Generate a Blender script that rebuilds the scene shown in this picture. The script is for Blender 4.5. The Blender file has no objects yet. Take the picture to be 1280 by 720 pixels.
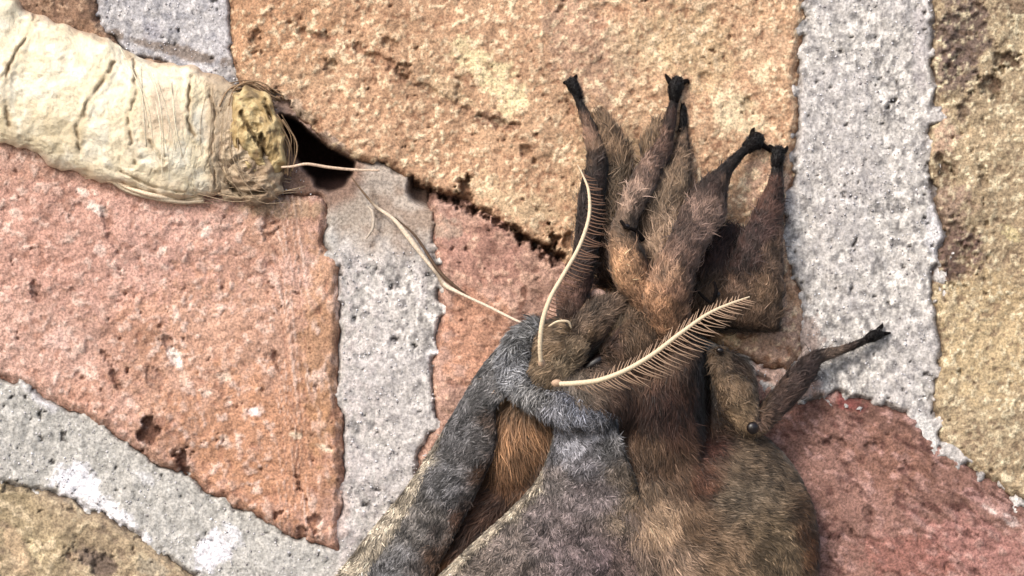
import bpy, math
import numpy as np
from mathutils import Vector

# ------------------------------------------------------------------ camera, sky, sun, exposure
S = 1e-4            # one wall unit = 0.1 mm
DIST = 3000.0       # lens to wall, in wall units (30 cm)
ZC = 1.25           # height of the picture centre above the ground (m)
sc = bpy.context.scene
cam_d = bpy.data.cameras.new("camera"); cam = bpy.data.objects.new("camera", cam_d)
sc.collection.objects.link(cam); sc.camera = cam
cam.location = (0, -DIST * S, ZC); cam.rotation_euler = (math.radians(90), 0, 0)
cam_d.sensor_width = 36; cam_d.lens = 36 * DIST / 1280.0
cam_d.clip_start = 0.005; cam_d.clip_end = 200
SUN = Vector((-0.50, -0.72, 0.70)).normalized()
w = bpy.data.worlds.new("World"); sc.world = w; w.use_nodes = True
nt = w.node_tree; nt.nodes.clear()
sky = nt.nodes.new("ShaderNodeTexSky"); sky.sky_type = 'NISHITA'; sky.sun_disc = False
sky.sun_elevation = math.asin(SUN.z); sky.sun_rotation = math.atan2(SUN.x, SUN.y)
sky.dust_density = 3.0
bg = nt.nodes.new("ShaderNodeBackground"); bg.inputs[1].default_value = 0.15
wo = nt.nodes.new("ShaderNodeOutputWorld")
nt.links.new(sky.outputs[0], bg.inputs[0]); nt.links.new(bg.outputs[0], wo.inputs[0])
sd_ = bpy.data.lights.new("sun", 'SUN'); so = bpy.data.objects.new("sun", sd_); sc.collection.objects.link(so)
sd_.energy = 2.0; sd_.angle = math.radians(16); sd_.color = (1.0, 0.94, 0.86)
so.rotation_euler = SUN.to_track_quat('Z', 'Y').to_euler()
sc.view_settings.view_transform = 'Standard'; sc.view_settings.look = 'None'
sc.view_settings.exposure = 0.40; sc.view_settings.gamma = 1.0

# ------------------------------------------------------------------ helpers
RNG = np.random.RandomState(7)
SAT = .74
def lin(c, sat=None):
    c = np.asarray(c, float) / 255.0
    g = c.mean(-1, keepdims=True); c = g + (c - g) * (SAT if sat is None else sat)
    return np.where(c <= 0.04045, c / 12.92, ((c + 0.055) / 1.055) ** 2.4)

_T = np.random.RandomState(3).rand(256, 256)
def vnoise(x, y, seed=0):
    x = x + seed * 17.31; y = y + seed * 9.77
    xi = np.floor(x).astype(int); yi = np.floor(y).astype(int)
    fx = x - xi; fy = y - yi
    fx = fx * fx * (3 - 2 * fx); fy = fy * fy * (3 - 2 * fy)
    a = _T[yi % 256, xi % 256]; b = _T[yi % 256, (xi + 1) % 256]
    c = _T[(yi + 1) % 256, xi % 256]; d = _T[(yi + 1) % 256, (xi + 1) % 256]
    return (a * (1 - fx) + b * fx) * (1 - fy) + (c * (1 - fx) + d * fx) * fy
def fbm(x, y, sc_, seed=0, oct=4, gain=0.5):
    v = 0; a = 1; t = 0; f = 1.0 / sc_
    for k in range(oct):
        ca, sa = math.cos(k * 1.1), math.sin(k * 1.1)
        v = v + a * vnoise((x * ca - y * sa) * f, (x * sa + y * ca) * f, seed + k * 3); t += a; a *= gain; f *= 2.03
    return v / t
def sst(a, b, x):
    t = np.clip((x - a) / (b - a), 0, 1); return t * t * (3 - 2 * t)
def mixc(c, d, t):
    return c * (1 - t[..., None]) + np.asarray(d) * t[..., None]

def to_world(p):
    """wall units (x right, y down, h out of the wall) -> metres"""
    p = np.asarray(p, float); k = 1 - p[..., 2] / DIST
    return np.stack([(p[..., 0] - 640) * S * k, -p[..., 2] * S, ZC + (360 - p[..., 1]) * S * k], -1)

def mk(name, verts, faces, mat, parent=None, cols=None, nrm=None, smooth=True, label=None, kind=None):
    """faces: list of int arrays (n,3) or (n,4), wound outward in wall units"""
    if not isinstance(faces, (list, tuple)): faces = [faces]
    wv = to_world(verts)
    L = np.array(parent['origin'][:]) if parent is not None and 'origin' in parent else wv.mean(0)
    me = bpy.data.meshes.new(name)
    faces = [f for f in faces if len(f)]
    nf = sum(len(f) for f in faces); nl = sum(f.size for f in faces)
    me.vertices.add(len(wv)); me.loops.add(nl); me.polygons.add(nf)
    me.vertices.foreach_set("co", (wv - L).astype(np.float32).ravel())
    me.loops.foreach_set("vertex_index", np.concatenate([f[:, ::-1].ravel() for f in faces]).astype(np.int32))
    tot = np.concatenate([np.full(len(f), f.shape[1]) for f in faces]).astype(np.int32)
    st = np.concatenate([[0], np.cumsum(tot)[:-1]]).astype(np.int32)
    me.polygons.foreach_set("loop_start", st)
    if smooth: me.polygons.foreach_set("use_smooth", np.ones(nf, bool))
    me.update(calc_edges=True)
    if cols is not None:
        at = me.color_attributes.new("col", 'FLOAT_COLOR', 'POINT')
        c4 = np.ones((len(wv), 4), np.float32); c4[:, :3] = np.clip(cols, 0, 1)
        at.data.foreach_set("color", c4.ravel())
    if nrm is not None:
        at = me.attributes.new("fur_normal", 'FLOAT_VECTOR', 'POINT')
        wn = np.stack([nrm[:, 0], -nrm[:, 2], -nrm[:, 1]], -1)
        at.data.foreach_set("vector", wn.astype(np.float32).ravel())
    me.materials.append(mat)
    o = bpy.data.objects.new(name, me); sc.collection.objects.link(o)
    if parent is not None:
        o.parent = parent; o['origin'] = L.tolist()
    else:
        o.location = L; o['origin'] = L.tolist()
    if label: o['label'] = label
    if kind: o['kind'] = kind
    return o
def thing(name, label, cat, p, group=None):
    o = bpy.data.objects.new(name, None); sc.collection.objects.link(o)
    o.empty_display_size = 0.005
    L = to_world(p); o.location = L; o['origin'] = L.tolist()
    o['label'] = label; o['category'] = cat
    if group: o['group'] = group
    return o

def crv(pts, n):
    """Catmull-Rom through rows of pts, n samples"""
    p = np.asarray(pts, float); p = np.vstack([2 * p[0] - p[1], p, 2 * p[-1] - p[-2]])
    m = len(p) - 3; t = np.linspace(0, m - 1e-6, n); i = t.astype(int); f = (t - i)[:, None]
    a, b, c, d = p[i], p[i + 1], p[i + 2], p[i + 3]
    return 0.5 * (2 * b + (c - a) * f + (2 * a - 5 * b + 4 * c - d) * f ** 2 + (3 * b - a - 3 * c + d) * f ** 3)

def loft(pts, n=24, m=14, cap=True, bump=0, seed=0):
    """pts rows: x y h rw rd -> verts, faces (outward)"""
    q = crv(pts, n); c = q[:, :3]; rw = np.maximum(q[:, 3], .3); rd = np.maximum(q[:, 4], .3)
    t = np.gradient(c, axis=0); t /= np.linalg.norm(t, axis=1)[:, None]
    wv = np.stack([-t[:, 1], t[:, 0], 0 * t[:, 0]], 1); ln = np.linalg.norm(wv, axis=1)[:, None]
    wv = wv / np.maximum(ln, 1e-6); d = np.cross(t, wv)
    th = np.linspace(0, 2 * np.pi, m, endpoint=False)
    R = np.ones((n, m))
    if bump: R = 1 + bump * (fbm(np.arange(n)[:, None] * np.ones((1, m)) + seed * 5, np.abs(np.arange(m)[None, :] - m / 2) + 0 * R, 3.0, seed, 2) - .5)
    V = c[:, None] + wv[:, None] * (rw[:, None] * np.cos(th) * R)[..., None] + d[:, None] * (rd[:, None] * np.sin(th) * R)[..., None]
    V = V.reshape(-1, 3)
    i = np.arange(n - 1)[:, None] * m; j = np.arange(m)[None, :]; j2 = (j + 1) % m
    F = np.stack([i + j, i + j2, i + m + j2, i + m + j], -1).reshape(-1, 4)
    fc = V[F].mean(1); ax = c[np.repeat(np.arange(n - 1), m)]
    nn = np.cross(V[F[:, 1]] - V[F[:, 0]], V[F[:, 2]] - V[F[:, 0]])
    flip = (nn * (fc - ax)).sum() < 0
    if flip: F = F[:, ::-1]
    fs = [F]
    if cap:
        a, b = len(V), len(V) + 1
        V = np.vstack([V, c[0] - t[0] * min(rw[0], rd[0]) * .6, c[-1] + t[-1] * min(rw[-1], rd[-1]) * .6])
        j = np.arange(m); A = np.stack([np.full(m, a), (j + 1) % m, j], 1); B = np.stack([np.full(m, b), (n - 1) * m + j, (n - 1) * m + (j + 1) % m], 1)
        if flip: A = A[:, ::-1]; B = B[:, ::-1]
        fs.append(np.vstack([A, B]))
    return V, fs
def tris_of(fs):
    out = []
    for f in fs:
        if f.shape[1] == 3: out.append(f)
        else: out += [f[:, [0, 1, 2]], f[:, [0, 2, 3]]]
    return np.vstack(out)

def vnorm(V, T):
    n = np.cross(V[T[:, 1]] - V[T[:, 0]], V[T[:, 2]] - V[T[:, 0]])
    N = np.zeros_like(V)
    for k in range(3): np.add.at(N, T[:, k], n)
    return N / np.maximum(np.linalg.norm(N, axis=1), 1e-9)[:, None]

def fur(parent, V, fs, mat, density, length, colf, dirf, width=1.3, lift=.35, mess=.35, name='fur', box=(-80, -80, 1360, 800), clump=.5, pale=.07, pk=1.5, dark=.06):
    T = tris_of(fs); N = vnorm(V, T)
    a = V[T[:, 0]]; b = V[T[:, 1]]; c = V[T[:, 2]]
    g = np.cross(b - a, c - a); ar = np.linalg.norm(g, axis=1) / 2
    nh = g[:, 2] / np.maximum(2 * ar, 1e-9)
    ctr = (a + b + c) / 3
    ar = ar * (nh > -0.35) * (ctr[:, 0] > box[0]) * (ctr[:, 1] > box[1]) * (ctr[:, 0] < box[2]) * (ctr[:, 1] < box[3])
    n = int(ar.sum() * density)
    if n < 3: return None
    k = np.searchsorted(np.cumsum(ar), RNG.rand(n) * ar.sum()); k = np.minimum(k, len(T) - 1)
    u = RNG.rand(n); v = RNG.rand(n); s = u + v > 1; u[s] = 1 - u[s]; v[s] = 1 - v[s]; w0 = 1 - u - v
    P = a[k] * w0[:, None] + b[k] * u[:, None] + c[k] * v[:, None]
    Nn = N[T[k, 0]] * w0[:, None] + N[T[k, 1]] * u[:, None] + N[T[k, 2]] * v[:, None]
    Nn /= np.maximum(np.linalg.norm(Nn, axis=1), 1e-9)[:, None]
    D = dirf(P); D = D + 0 * P
    sw = (fbm(P[:, 0], P[:, 1], 22, 5, 2) - .5) * 2.2 * clump + (fbm(P[:, 0], P[:, 1], 60, 9, 2) - .5) * 1.5 * clump + RNG.randn(n) * mess
    cs, sn = np.cos(sw), np.sin(sw)
    D = np.stack([D[:, 0] * cs - D[:, 1] * sn, D[:, 0] * sn + D[:, 1] * cs, D[:, 2]], 1)
    D = D - Nn * (D * Nn).sum(1)[:, None]; D /= np.maximum(np.linalg.norm(D, axis=1), 1e-6)[:, None]
    lf = (length(P) if callable(length) else length) * (.4 + 1.1 * RNG.rand(n) ** 1.5)
    li = lift * (.4 + 1.2 * RNG.rand(n))
    D1 = D + Nn * li[:, None]; D1 /= np.linalg.norm(D1, axis=1)[:, None]
    D2 = D + Nn * (li * .2 - .1)[:, None] + RNG.randn(n, 3) * .12; D2 /= np.linalg.norm(D2, axis=1)[:, None]
    W = np.cross(D1, Nn); W /= np.maximum(np.linalg.norm(W, axis=1), 1e-6)[:, None]
    tw = RNG.randn(n) * .5; W = W * np.cos(tw)[:, None] + Nn * np.sin(tw)[:, None]
    ww = width * (.6 + .8 * RNG.rand(n))[:, None] / 2
    P0 = P - Nn * .8; P1 = P + D1 * (lf * .5)[:, None]; P2 = P1 + D2 * (lf * .5)[:, None]
    VV = np.stack([P0 - W * ww, P0 + W * ww, P1 - W * ww * .8, P1 + W * ww * .8, P2], 1).reshape(-1, 3)
    i = np.arange(n)[:, None] * 5
    Q = i + np.array([[0, 1, 3, 2]]); Tt = i + np.array([[2, 3, 4]])
    C = colf(P); C = C * (.72 + .56 * RNG.rand(n))[:, None]
    C = C * (.45 + 1.1 * sst(.25, .75, fbm(P[:, 0], P[:, 1], 8, 21, 3, .6)))[:, None] * (.8 + .4 * fbm(P[:, 0], P[:, 1], 30, 25, 2))[:, None]
    pr = RNG.rand(n)[:, None]; C = np.where(pr < pale, C * pk + .02, C); C = np.where(pr > 1 - dark, C * .3, C)
    CC = np.repeat(C[:, None], 5, 1); CC[:, 4] *= 1.2
    nn = Nn + D * .0 + RNG.randn(n, 3) * .18; nn /= np.linalg.norm(nn, axis=1)[:, None]
    return mk(name, VV, [Q, Tt], mat, parent, CC.reshape(-1, 3), np.repeat(nn[:, None], 5, 1).reshape(-1, 3), kind='stuff')

def blend(anchors, power=2.0):
    A = np.array([a[:2] for a in anchors], float); C = np.array([a[2] for a in anchors], float); R = np.array([a[3] if len(a) > 3 else 40 for a in anchors], float)
    def f(P):
        d2 = ((P[:, None, :2] - A[None]) ** 2).sum(-1) / R[None] ** 2
        w_ = 1 / (0.05 + d2) ** power; w_ /= w_.sum(1)[:, None]
        return w_ @ C
    return f
def colmap(*anc, warp=14):
    f = blend([(a[0], a[1], lin(a[2])) + tuple(a[3:]) for a in anc])
    def g(P):
        Q = P.copy()
        Q[:, 0] = P[:, 0] + (fbm(P[:, 0], P[:, 1], 26, 31, 3) - .5) * 2 * warp
        Q[:, 1] = P[:, 1] + (fbm(P[:, 0], P[:, 1], 26, 37, 3) - .5) * 2 * warp
        return f(Q)
    return g
def dirmap(*anc):
    return blend([(a[0], a[1], (a[2], a[3], 0)) for a in anc])

# ------------------------------------------------------------------ materials
def base_mat(name, rough=.9, fine=0, fine_amt=.25, bump=0, bump_scale=2500, bump_dist=3e-4, spec=.25, fuzz=False, sss=0, fixed=None, trans=0):
    m = bpy.data.materials.new(name); m.use_nodes = True; t = m.node_tree; b = t.nodes["Principled BSDF"]
    b.inputs["Roughness"].default_value = rough; b.inputs["Specular IOR Level"].default_value = spec
    tc = t.nodes.new("ShaderNodeTexCoord")
    if fixed is None:
        a = t.nodes.new("ShaderNodeAttribute"); a.attribute_name = "col"; src = a.outputs["Color"]
    else:
        a = t.nodes.new("ShaderNodeRGB"); a.outputs[0].default_value = (*lin(fixed), 1); src = a.outputs[0]
    if fine:
        n = t.nodes.new("ShaderNodeTexNoise"); n.inputs["Scale"].default_value = fine; n.inputs["Detail"].default_value = 3; n.inputs["Roughness"].default_value = .7
        t.links.new(tc.outputs["Object"], n.inputs["Vector"])
        r = t.nodes.new("ShaderNodeMapRange"); r.inputs["From Min"].default_value = .36; r.inputs["From Max"].default_value = .64
        r.inputs["To Min"].default_value = 1 - fine_amt; r.inputs["To Max"].default_value = 1 + fine_amt
        t.links.new(n.outputs[0], r.inputs["Value"])
        mx = t.nodes.new("ShaderNodeVectorMath"); mx.operation = 'SCALE'
        t.links.new(src, mx.inputs[0]); t.links.new(r.outputs[0], mx.inputs["Scale"]); src = mx.outputs[0]
    t.links.new(src, b.inputs["Base Color"])
    if bump:
        n = t.nodes.new("ShaderNodeTexNoise"); n.inputs["Scale"].default_value = bump_scale; n.inputs["Detail"].default_value = 5; n.inputs["Roughness"].default_value = .65
        t.links.new(tc.outputs["Object"], n.inputs["Vector"])
        bp = t.nodes.new("ShaderNodeBump"); bp.inputs["Strength"].default_value = bump; bp.inputs["Distance"].default_value = bump_dist
        t.links.new(n.outputs[0], bp.inputs["Height"]); t.links.new(bp.outputs[0], b.inputs["Normal"])
    if fuzz:
        a2 = t.nodes.new("ShaderNodeAttribute"); a2.attribute_name = "fur_normal"
        vt = t.nodes.new("ShaderNodeVectorTransform"); vt.vector_type = 'NORMAL'; vt.convert_from = 'OBJECT'; vt.convert_to = 'WORLD'
        t.links.new(a2.outputs["Vector"], vt.inputs[0]); t.links.new(vt.outputs[0], b.inputs["Normal"])
        b.inputs["Sheen Weight"].default_value = .15; b.inputs["Sheen Roughness"].default_value = .5
    return m
M_brick = base_mat("brick_clay", .92, 3400, .40, .5, 4200, 3e-4)
M_mortar = base_mat("mortar_lime", .95, 2800, .36, .4, 4600, 3e-4)
M_silk = base_mat("cocoon_silk", .75, 4000, .10, .5, 3000, 4e-4, spec=.3)
M_fur = base_mat("moth_hair", .62, fuzz=True, spec=.3)
M_skin = base_mat("moth_skin", .8, 4000, .25, .4, 2500, 3e-4)
M_foot = base_mat("foot_black", .6, 3000, .4, .8, 3500, 3e-4, fixed=(14, 8, 9), spec=.1)
M_eye = base_mat("eye_dark", .38, fixed=(22, 10, 9), spec=.6)
M_shaft = base_mat("antenna_cream", .5, 5000, .12, .3, 4000, 2e-4, fixed=(226, 200, 160))
M_barb = base_mat("barb_tan", .6, fixed=(176, 140, 110))
M_barbm = base_mat("barb_russet", .6, fixed=(128, 90, 68))
M_barbd = base_mat("barb_brown", .6, fixed=(92, 52, 40))
M_straw = base_mat("dry_thread", .6, 4000, .2, .4, 3000, 3e-4)
M_ground = base_mat("paving", .9, 30, .2, .3, 60, 5e-3, fixed=(120, 116, 108))
M_core = base_mat("wall_core", .95, 900, .2, .4, 900, 5e-4, fixed=(70, 50, 42))

# ------------------------------------------------------------------ ground
def flat_box(name, x0, x1, y0, y1, z0, z1, mat, kind=None, parent=None):
    v = [(x, y, z) for x in (x0, x1) for y in (y0, y1) for z in (z0, z1)]
    f = [(0, 1, 3, 2), (4, 6, 7, 5), (0, 4, 5, 1), (2, 3, 7, 6), (0, 2, 6, 4), (1, 5, 7, 3)]
    me = bpy.data.meshes.new(name)
    L = Vector(parent['origin'][:]) if parent is not None else Vector((0, 0, 0))
    me.from_pydata([tuple(Vector(q) - L) for q in v], [], f); me.materials.append(mat)
    o = bpy.data.objects.new(name, me); sc.collection.objects.link(o)
    if parent is not None: o.parent = parent
    if kind: o['kind'] = kind
    return o
flat_box("ground", -60, 60, -60, 60, -0.2, 0.0, M_ground, 'structure')

# ------------------------------------------------------------------ brick wall
wall = thing("brick_wall", "weathered wall of pink, orange and tan bricks with pale grey mortar joints", "wall", (640, 360, 0))
X0, X1, Y0, Y1 = -180, 1460, -160, 880

def warp(x, y, seed):
    wx = x + (fbm(x, y, 34, seed, 2) - .5) * 12 + (fbm(x, y, 9, seed + 4, 3) - .5) * 5
    wy = y + (fbm(x, y, 34, seed + 2, 2) - .5) * 12 + (fbm(x, y, 9, seed + 7, 3) - .5) * 5
    return wx, wy
def sdf(x, y, poly):
    """positive inside"""
    P = np.asarray(poly, float); d = np.full(x.shape, 1e9); ins = np.zeros(x.shape, bool)
    for a, b in zip(P, np.roll(P, -1, 0)):
        e = b - a; wx = x - a[0]; wy = y - a[1]
        t = np.clip((wx * e[0] + wy * e[1]) / (e @ e), 0, 1)
        d = np.minimum(d, np.hypot(wx - e[0] * t, wy - e[1] * t))
        c = ((a[1] > y) != (b[1] > y)) & (x < (b[0] - a[0]) * (y - a[1]) / ((b[1] - a[1]) if abs(b[1] - a[1]) > 1e-9 else 1e-9) + a[0])
        ins ^= c
    return np.where(ins, d, -d)
def pl_dist(x, y, pl):
    d = np.full(x.shape, 1e9); P = crv(pl, max(8, 6 * len(pl)))
    for a, b in zip(P[:-1], P[1:]):
        e = b - a; wx = x - a[0]; wy = y - a[1]
        t = np.clip((wx * e[0] + wy * e[1]) / (e @ e + 1e-9), 0, 1)
        d = np.minimum(d, np.hypot(wx - e[0] * t, wy - e[1] * t))
    return d
def blob(x, y, b, k=.8):
    cx, cy, rx, ry, ang = b[:5]
    ca, sa = math.cos(math.radians(ang)), math.sin(math.radians(ang))
    u = ((x - cx) * ca + (y - cy) * sa) / rx; v = (-(x - cx) * sa + (y - cy) * ca) / ry
    r = np.hypot(u, v) + (fbm(x, y, 14, int(cx) % 40, 3) - .5) * 1.3 * k + (fbm(x, y, 5.5, int(cx) % 17, 3) - .5) * .9 * k
    return sst(1.15, .7, r)

HOLE = [(352, 143), (368, 150), (384, 165), (402, 180), (420, 190), (444, 200), (440, 214), (428, 230), (408, 238), (396, 230), (386, 214), (366, 196), (352, 172)]
POLYS = {
 'b1': [(283, -160), (288, 60), (298, 112), (345, 128), (385, 155), (412, 184), (446, 202), (478, 206), (520, 233), (580, 257), (640, 288), (700, 329), (760, 370), (850, 410), (900, 432), (945, 452), (985, 468), (1003, 440), (1008, 385), (990, 345), (984, 290), (996, 200), (1000, 100), (1006, 0), (1008, -160)],
 'b2': [(-180, 60), (0, 150), (60, 190), (150, 222), (270, 238), (350, 238), (392, 246), (410, 262), (404, 300), (424, 332), (428, 400), (424, 470), (428, 560), (426, 690), (360, 668), (300, 636), (210, 584), (130, 536), (40, 490), (0, 474), (-180, 375)],
 'b3': [(540, 232), (585, 246), (640, 276), (700, 318), (760, 362), (800, 420), (800, 880), (430, 880), (470, 700), (512, 610), (540, 530), (538, 460), (552, 400), (543, 330)],
 'b4': [(-180, 500), (0, 600), (60, 610), (110, 638), (165, 665), (210, 695), (245, 722), (330, 785), (350, 880), (-180, 880)],
 'b5': [(1172, -160), (1162, 60), (1166, 120), (1158, 180), (1164, 240), (1182, 300), (1166, 340), (1170, 400), (1178, 440), (1166, 490), (1174, 550), (1215, 586), (1280, 630), (1460, 735), (1460, -160)],
 'b6': [(815, 880), (800, 440), (870, 432), (905, 449), (940, 464), (985, 487), (1010, 500), (1045, 490), (1100, 500), (1158, 520), (1163, 545), (1182, 566), (1215, 584), (1280, 627), (1460, 732), (1460, 880)],
 'b7': [(-180, -160), (118, -160), (122, 0), (126, 28), (160, 62), (215, 80), (120, 110), (-180, 0)],
}
SEED = {k: 11 + i * 13 for i, k in enumerate(POLYS)}
# chips and pits in the faces: cx cy rx ry angle depth
PITS = [(477, 207, 9, 8, 0, 22), (516, 232, 10, 6, 50, 20), (537, 238, 11, 8, 30, 14), (560, 246, 16, 5, 20, 12), (580, 238, 10, 14, 30, 20), (604, 262, 14, 6, 20, 12), (645, 288, 6, 12, -30, 16), (656, 296, 10, 5, 0, 16), (690, 296, 6, 12, -20, 22), (688, 316, 15, 9, 20, 20), (710, 300, 6, 8, 0, 12),
        (338, 124, 7, 10, -30, 16), (350, 134, 8, 7, 20, 18), (415, 82, 6, 6, 0, 10), (395, 45, 22, 4, 20, 8), (470, 72, 34, 4, 22, 9), (505, 90, 10, 7, 30, 12), (320, 52, 4, 7, 0, 10), (488, 58, 7, 6, 40, 9),
        (560, 125, 40, 3, 28, 6), (618, 150, 22, 6, 15, 9), (660, 190, 9, 4, 40, 10), (573, 110, 3, 8, 0, 6),
        (185, 540, 7, 14, 0, 16), (228, 585, 9, 16, -10, 16), (140, 462, 4, 16, -25, 10), (206, 420, 4, 14, -25, 8), (160, 461, 4, 5, 0, 12), (198, 470, 9, 10, 0, 6), (350, 465, 3, 12, -20, 8), (375, 605, 6, 12, -30, 12), (395, 475, 4, 10, -20, 8), (45, 365, 6, 8, 0, 8), (375, 665, 4, 6, 0, 12), (392, 655, 5, 9, 0, 12), (345, 645, 5, 4, 0, 12), (334, 282, 6, 9, 0, 8), (135, 285, 3, 16, -20, 6),
        (1200, 40, 18, 30, 10, 7), (1185, 90, 16, 12, 0, 6), (1260, 75, 12, 10, 0, 12), (1240, 105, 10, 12, 20, 12), (1205, 140, 6, 16, 20, 8), (1180, 210, 10, 14, 0, 10), (1230, 222, 5, 8, 0, 8), (1195, 320, 22, 26, 20, 9), (1198, 465, 3, 4, 0, 9), (1262, 480, 4, 4, 0, 9), (1170, 235, 10, 8, 30, 16),
        (120, 705, 22, 10, 25, 8), (15, 606, 8, 4, 0, 12), (45, 608, 8, 5, 0, 10), (1090, 560, 8, 6, 20, 7), (1050, 558, 12, 5, 20, 7), (1085, 640, 6, 4, 20, 6), (700, 10, 4, 6, 0, 6), (935, 130, 5, 6, 0, 8), (880, 95, 5, 5, 0, 6)]
L_ = lin
_rp = np.random.RandomState(21); _sp = crv([(490, 220), (530, 238), (580, 256), (640, 287), (700, 326)], 22)
PITS = [(p[0], p[1], p[2] * .8, p[3] * .8, p[4], p[5] * .7) for p in PITS[:11]] + [(float(a), float(b) + _rp.randn() * 2, 3 + 4 * _rp.rand(), 2.5 + 2 * _rp.rand(), 30, 9 + 6 * _rp.rand()) for a, b in _sp] + PITS[11:]
BR = {  # base, second, light speck, dark speck, amount light, amount dark
 'b1': (L_((194, 146, 108)), L_((200, 154, 114)), L_((236, 202, 158)), L_((146, 96, 66)), .50, .40),
 'b2': (L_((206, 156, 136)), L_((200, 146, 122)), L_((232, 196, 178)), L_((162, 104, 80)), .26, .30),
 'b3': (L_((188, 142, 122)), L_((180, 134, 112)), L_((218, 168, 140)), L_((130, 82, 66)), .35, .34),
 'b4': (L_((168, 146, 108)), L_((176, 150, 116)), L_((218, 192, 150)), L_((110, 88, 74)), .35, .30),
 'b5': (L_((184, 160, 122)), L_((174, 148, 112)), L_((226, 206, 164)), L_((122, 94, 72)), .48, .38),
 'b6': (L_((154, 108, 94)), L_((140, 96, 82)), L_((190, 140, 128)), L_((92, 52, 46)), .36, .42),
 'b7': (L_((158, 118, 88)), L_((140, 104, 80)), L_((200, 160, 126)), L_((90, 62, 50)), .35, .40)}
STAIN = {  # cx cy rx ry angle colour strength
 'b1': [(330, 20, 90, 60, 20, (206, 144, 98), .5), (610, 90, 60, 22, 38, (240, 216, 160), .85), (640, 125, 18, 26, 20, (240, 216, 160), .7), (555, 108, 40, 12, 30, (226, 192, 145), .5), (735, 60, 70, 50, 60, (190, 150, 124), .5), (920, 140, 30, 34, -30, (238, 212, 165), .8), (950, 95, 14, 14, 0, (234, 210, 165), .6), (870, 60, 70, 50, 20, (212, 180, 130), .5), (800, 60, 40, 40, 0, (216, 186, 140), .4), (955, 60, 40, 30, 0, (206, 166, 130), .4), (965, 420, 50, 50, 20, (186, 146, 122), .9), (960, 250, 30, 60, 0, (200, 160, 138), .5), (370, 140, 26, 12, 40, (196, 174, 150), .6), (420, 185, 34, 10, 38, (176, 150, 132), .8), (640, 250, 60, 20, 25, (214, 186, 140), .5), (440, 60, 70, 10, 22, (170, 116, 86), .5), (620, 152, 36, 10, 15, (150, 108, 86), .6), (780, 250, 90, 90, 0, (190, 158, 116), .5)],
 'b2': [(100, 300, 200, 90, 10, (206, 150, 134), .5), (300, 480, 160, 140, 20, (200, 146, 112), .55), (330, 560, 120, 90, 30, (200, 136, 96), .7), (405, 430, 30, 160, 0, (176, 126, 80), .55), (120, 260, 16, 7, 30, (244, 220, 206), .9), (103, 240, 8, 6, 30, (240, 212, 196), .8), (255, 288, 9, 14, -20, (240, 206, 190), .8), (125, 312, 8, 7, 30, (240, 206, 190), .7), (203, 312, 5, 6, 0, (244, 214, 196), .8), (218, 447, 7, 14, -25, (246, 226, 214), .9), (318, 515, 9, 7, 20, (246, 222, 220), .9), (278, 470, 9, 5, 10, (240, 206, 180), .8), (370, 545, 10, 5, 15, (240, 214, 180), .8), (405, 560, 11, 4, 25, (240, 214, 180), .8), (280, 552, 6, 10, -30, (240, 206, 180), .7), (75, 425, 18, 16, 0, (232, 186, 170), .6), (257, 492, 7, 5, 0, (240, 206, 186), .8), (230, 475, 6, 16, -10, (230, 186, 160), .6), (180, 420, 40, 26, 20, (160, 108, 78), .5), (185, 540, 12, 20, 0, (70, 40, 30), .8), (228, 585, 12, 20, -10, (110, 66, 56), .8), (300, 590, 60, 20, 30, (186, 128, 90), .5), (350, 290, 50, 40, 0, (186, 136, 108), .7), (360, 258, 70, 14, 0, (180, 146, 112), .7), (60, 200, 80, 24, 12, (184, 140, 120), .5)],
 'b3': [(600, 420, 50, 60, 0, (196, 130, 92), .6), (600, 320, 60, 40, 20, (176, 116, 100), .5), (560, 285, 20, 12, 0, (168, 148, 126), .6), (653, 375, 5, 18, 10, (120, 70, 50), .7)],
 'b4': [(20, 680, 12, 34, -20, (222, 184, 140), .7), (44, 690, 6, 16, -30, (240, 214, 160), .8), (120, 702, 30, 14, 25, (112, 92, 88), .7), (90, 620, 60, 12, 18, (140, 128, 112), .6), (90, 695, 10, 6, -20, (214, 176, 140), .6), (190, 710, 30, 12, 30, (160, 150, 130), .6)],
 'b5': [(1200, 45, 34, 58, 8, (104, 82, 80), .85), (1184, 95, 26, 26, 0, (124, 100, 90), .8), (1262, 75, 14, 12, 0, (100, 72, 56), .8), (1241, 104, 12, 13, 0, (110, 76, 58), .8), (1206, 140, 9, 20, 15, (120, 96, 80), .7), (1194, 320, 32, 40, 20, (112, 82, 78), .9), (1188, 262, 26, 34, 0, (150, 118, 104), .7), (1182, 170, 16, 30, 0, (198, 154, 130), .6), (1270, 10, 26, 14, 0, (110, 84, 66), .7), (1262, 290, 16, 8, 40, (236, 214, 150), .7), (1182, 212, 16, 28, 0, (120, 96, 70), .7), (1240, 420, 70, 90, 10, (206, 174, 122), .5)],
 'b6': [(1060, 500, 26, 14, 20, (166, 60, 62), .55), (960, 530, 60, 30, -20, (176, 116, 98), .6), (1230, 690, 90, 40, 20, (186, 122, 112), .7), (1110, 520, 60, 20, 15, (110, 74, 62), .6), (1120, 580, 50, 40, 30, (140, 92, 72), .6), (1225, 625, 20, 8, 30, (206, 150, 142), .7), (1255, 645, 26, 6, 30, (234, 206, 196), .9), (960, 480, 40, 12, 20, (206, 160, 138), .9), (1140, 700, 60, 30, 10, (166, 96, 84), .5), (1180, 555, 30, 10, 60, (170, 126, 100), .5)],
 'b7': []}
LABB = {'b1': 'tan orange brick with cream flecks behind the moth', 'b2': 'large pink brick left of the moth', 'b3': 'brownish pink brick behind the left wing', 'b4': 'olive tan brick', 'b5': 'yellow tan brick with dark purple stains', 'b6': 'dark rose red brick', 'b7': 'brown brick above the cocoon'}
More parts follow.
